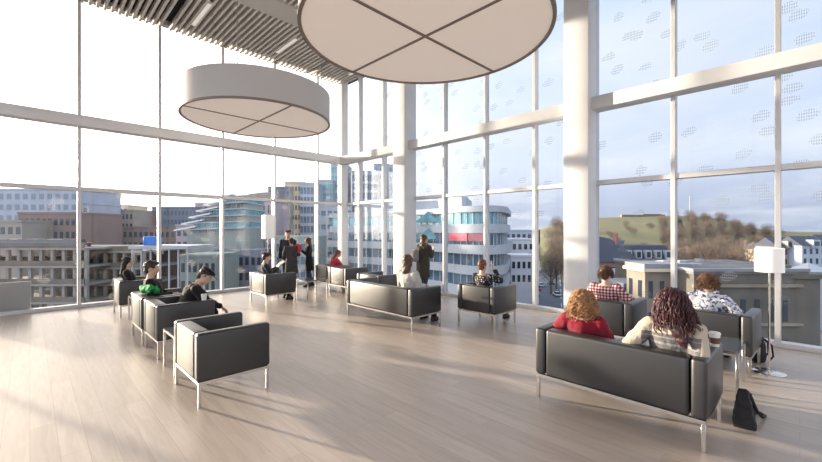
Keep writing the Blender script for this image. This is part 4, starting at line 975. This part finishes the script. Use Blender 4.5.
# --- trees: bare brown crowns of twigs, and a few dark evergreens
M_bark = mat('grey_brown_bark', (.13, .10, .085), .9); M_twig = mat('bare_brown_twigs', (.15, .11, .085), .9, var=.3, vscale=.3); M_twig2 = mat('ruddy_bare_twigs', (.27, .18, .12), .9, var=.3, vscale=.3); M_need = mat('dark_evergreen_needles', (.035, .05, .03), .9, var=.4, vscale=.5)
def tree_mesh(seed, h, r, evergreen=False):
    rnd = random.Random(seed); bt = BM(); tw = BM()
    tube(bt, [(0, 0, 0), (.1, 0, h * .35), (0, .1, h * .8)], [.28, .2, .05], 6)
    def blade(p, d, L, wd):
        u, v = basis(d); e = p + d * L
        q = [tw.verts.new(p - u * wd), tw.verts.new(p + u * wd), tw.verts.new(p + v * wd), tw.verts.new(e)]
        for f in ((0, 1, 3), (1, 2, 3), (2, 0, 3), (0, 2, 1)): tw.faces.new([q[i] for i in f])
    if evergreen:
        for k in range(700):
            f = rnd.random() ** .7; z = h * (.12 + .88 * f); rr = r * (1 - f) + .1; a = rnd.uniform(0, 6.28); q = rnd.random() ** .5
            blade(Vector((math.cos(a) * rr * q, math.sin(a) * rr * q, z)), Vector((math.cos(a), math.sin(a), rnd.uniform(-.5, .2))).normalized(), rnd.uniform(.5, 1.1), .14)
    else:
        for k in range(11):
            a = k * 2.4 + rnd.uniform(-.3, .3); z0 = h * rnd.uniform(.28, .6); d = Vector((math.cos(a), math.sin(a), rnd.uniform(.7, 1.5))).normalized(); L = h * rnd.uniform(.28, .42)
            p0 = Vector((.05, .05, z0)); p1 = p0 + d * L; tube(bt, [p0, p0 + d * L * .5 + Vector((0, 0, .2)), p1], [.11, .07, .03], 5)
        for k in range(1500):
            v = Vector((rnd.gauss(0, 1), rnd.gauss(0, 1), rnd.gauss(0, 1))).normalized() * rnd.uniform(.35, 1.0); p = Vector((v.x * r * .85, v.y * r * .85, h * .64 + v.z * h * .34))
            d = (v + Vector((rnd.uniform(-.6, .6), rnd.uniform(-.6, .6), rnd.uniform(.1, .9)))).normalized(); blade(p, d, rnd.uniform(.5, 1.3), .035)
    return finish(bt, 'trunk', M_bark), finish(tw, 'crown', M_need if evergreen else M_twig)
TM = [tree_mesh(1, 11, 4.2), tree_mesh(2, 9, 4.6), tree_mesh(3, 13, 4.4)]; TE = tree_mesh(4, 9, 2.4, True)
tr = random.Random(12)
def tree(px, Y, z, kind, sc, label, group):
    t = thing('evergreen_tree' if kind == 3 else 'bare_tree', label, 'tree', at(px, Y, z=z), tr.uniform(0, 6), group); t.scale = (sc, sc, sc)
    a, c = TE if kind == 3 else TM[kind]; inst('trunk', a, t); inst('crown', c, t)
def hz(px, Y):   # hillside ground height
    if Y < 230: return GZ
    j = 216 if px < 715 else 216 + (px - 715) * .35
    return GZ + (zat(min(j, 231), 560) - GZ) * ((Y - 230) / 330) ** .85
for i in range(120):
    px = 662 + (i * 37.7) % 118; Y = 125 + (i * 53 % 120) * 2.7; kind = 3 if i % 9 == 4 else i % 3
    tree(px, Y, hz(px, Y) - .4, kind, tr.uniform(1.1, 1.6), 'dark evergreen among the bare brown trees below the hill' if kind == 3 else 'bare brown tree in the dense belt below the hill', 'evergreens below the hill' if kind == 3 else 'bare trees below the hill')
for i in range(12):
    px = 603 + i * 6.1; Y = 118 + (i * 29 % 40); tree(px, Y, GZ, i % 3, tr.uniform(.7, .95), 'bare tree behind the dormered row at the foot of the green slope', 'bare trees behind the dormered row')
for i in range(18):
    px = 550 + (i * 5.3) % 17; Y = 132 + i * 12; tree(px + 1, Y, hz(px, Y), i % 3, tr.uniform(1.25, 1.6), 'bare tree lining the right side of the street beside the second column', 'street trees by the second column')
for i in range(9):
    px = 501 + i * 4.3; Y = 175 + (i * 31 % 50); tree(px, Y, GZ, 3 if i % 4 == 1 else i % 3, tr.uniform(1.0, 1.5), 'tree beyond the flat-roofed blocks at the end of the street', 'trees at the end of the street')
for i in range(12):
    px = 770 + i * 5.5; Y = 150 + (i * 23 % 60); tree(px, Y, GZ, i % 3, tr.uniform(.8, 1.1), 'bare tree behind the gabled houses at the right edge', 'bare trees behind the houses')
for i in range(16):
    px = 600 + (i * 17.3) % 72; Y = 250 + (i * 41 % 150); tree(px, Y, hz(px, Y) - .5, i % 3, tr.uniform(.6, .9), 'small bare tree scattered on the open green slope', 'small trees on the green slope')
# lamp posts along the street
for i, (px, Y) in enumerate(((540, 110), (543, 165))):
    t = thing('street_lamp', ['street lamp nearest on the pavement edge', 'street lamp farther along the pavement edge'][i], 'street lamp', at(px - 6, Y, z=GZ + .15), CAMROT, 'street lamps')
    b = BM(); tube(b, [(0, 0, 0), (0, 0, 7.5), (.5, 0, 8.1), (1.6, 0, 8.2)], .09, 6); obj('pole', b, M_wfr, t)
    b = BM(); box(b, 1.4, 2.1, -.15, .15, 8.08, 8.24, .04, 1); obj('lamp_head', b, M_wfr, t)
# ================================================================ SKY, SUN, CAMERA
SUN = Vector((-.34, .94, .125)).normalized()      # towards the sun: low, beyond the left glass wall
w = bpy.data.worlds.new('sky'); SC.world = w; w.use_nodes = True; n, l = w.node_tree.nodes, w.node_tree.links
bg = n['Background']; tc = n.new('ShaderNodeTexCoord'); D = tc.outputs['Generated']
sp = n.new('ShaderNodeSeparateXYZ'); l.new(D, sp.inputs[0])
zr = n.new('ShaderNodeValToRGB'); e = zr.color_ramp.elements
e[0].position = 0; e[0].color = (.44, .49, .63, 1); e[1].position = .55; e[1].color = (.60, .73, .95, 1)
x = e.new(.05); x.color = (.47, .52, .66, 1); x = e.new(.16); x.color = (.66, .73, .88, 1)
l.new(sp.outputs[2], zr.inputs['Fac'])
dt = n.new('ShaderNodeVectorMath'); dt.operation = 'DOT_PRODUCT'; l.new(D, dt.inputs[0]); dt.inputs[1].default_value = SUN
gr = n.new('ShaderNodeValToRGB'); e = gr.color_ramp.elements       # bright milky sky towards the sun
e[0].position = .42; e[0].color = (0, 0, 0, 1); e[1].position = 1.0; e[1].color = (9.0, 7.2, 5.2, 1)
for p, c in ((.62, (.12, .11, .10)), (.76, (.62, .56, .49)), (.88, (1.35, 1.17, .98)), (.96, (2.5, 2.1, 1.65))): x = e.new(p); x.color = (*c, 1)
l.new(math_node(n, l, 'ADD', math_node(n, l, 'MULTIPLY', dt.outputs['Value'], .5), .5), gr.inputs['Fac'])
# thin clouds
mp = n.new('ShaderNodeVectorMath'); mp.operation = 'DIVIDE'; cb = n.new('ShaderNodeCombineXYZ'); za = math_node(n, l, 'ADD', math_node(n, l, 'ABSOLUTE', sp.outputs[2]), .16)
for i in range(3): l.new(za, cb.inputs[i])
l.new(D, mp.inputs[0]); l.new(cb.outputs[0], mp.inputs[1])
cn = n.new('ShaderNodeTexNoise'); cn.inputs['Scale'].default_value = 1.1; cn.inputs['Detail'].default_value = 7; cn.inputs['Roughness'].default_value = .55; cn.inputs['Distortion'].default_value = .6; l.new(mp.outputs[0], cn.inputs['Vector'])
cr = n.new('ShaderNodeValToRGB'); cr.color_ramp.elements[0].position = .40; cr.color_ramp.elements[0].color = (0, 0, 0, 1); cr.color_ramp.elements[1].position = .72; cr.color_ramp.elements[1].color = (.75, .75, .75, 1); l.new(cn.outputs['Fac'], cr.inputs['Fac'])
m1 = n.new('ShaderNodeMix'); m1.data_type = 'RGBA'; l.new(cr.outputs['Color'], m1.inputs[0]); l.new(zr.outputs['Color'], m1.inputs[6]); m1.inputs[7].default_value = (.84, .86, .90, 1)
ad = n.new('ShaderNodeMix'); ad.data_type = 'RGBA'; ad.blend_type = 'ADD'; ad.inputs[0].default_value = 1; ad.clamp_result = False
l.new(m1.outputs[2], ad.inputs[6]); l.new(gr.outputs['Color'], ad.inputs[7]); 
# unseen brightening of the sky behind the room, added as fill light
d2 = n.new('ShaderNodeVectorMath'); d2.operation = 'DOT_PRODUCT'; l.new(D, d2.inputs[0]); d2.inputs[1].default_value = Vector((-.8, -.6, .25)).normalized()
gr2 = n.new('ShaderNodeValToRGB'); e = gr2.color_ramp.elements; e[0].position = .5; e[0].color = (0, 0, 0, 1); e[1].position = .85; e[1].color = (.42, .43, .46, 1)
l.new(math_node(n, l, 'ADD', math_node(n, l, 'MULTIPLY', d2.outputs['Value'], .5), .5), gr2.inputs['Fac'])
a2 = n.new('ShaderNodeMix'); a2.data_type = 'RGBA'; a2.blend_type = 'ADD'; a2.inputs[0].default_value = 1; a2.clamp_result = False
l.new(ad.outputs[2], a2.inputs[6]); l.new(gr2.outputs['Color'], a2.inputs[7])
l.new(a2.outputs[2], bg.inputs['Color']); bg.inputs['Strength'].default_value = 1.0

def light(name, typ, energy, col, loc=(0, 0, 0), dirv=None, **kw):
    d = bpy.data.lights.new(name, typ); d.energy = energy; d.color = col
    for k, v in kw.items(): setattr(d, k, v)
    o = bpy.data.objects.new(name, d); C.objects.link(o); o.location = loc
    if dirv is not None: o.rotation_euler = Vector(dirv).to_track_quat('-Z', 'Y').to_euler()
    return o
light('sun', 'SUN', 10.5, (1.0, .84, .64), dirv=-SUN, angle=R(1.2))

cam = bpy.data.cameras.new('camera'); co = bpy.data.objects.new('camera', cam); C.objects.link(co)
cam.sensor_fit = 'HORIZONTAL'; cam.sensor_width = 36; cam.lens = 36 * FOC / 822; cam.clip_start = .05; cam.clip_end = 3000
co.location = (0, 0, EYE); co.rotation_euler = (R(90), 0, CAMROT)
SC.camera = co
SC.view_settings.view_transform = 'Standard'; SC.view_settings.look = 'None'; SC.view_settings.gamma = 1; SC.view_settings.use_curve_mapping = False
SC.view_settings.exposure = 0.2
SC.cycles.max_bounces = 8; SC.cycles.transparent_max_bounces = 16; SC.cycles.caustics_reflective = False; SC.cycles.sample_clamp_indirect = 8
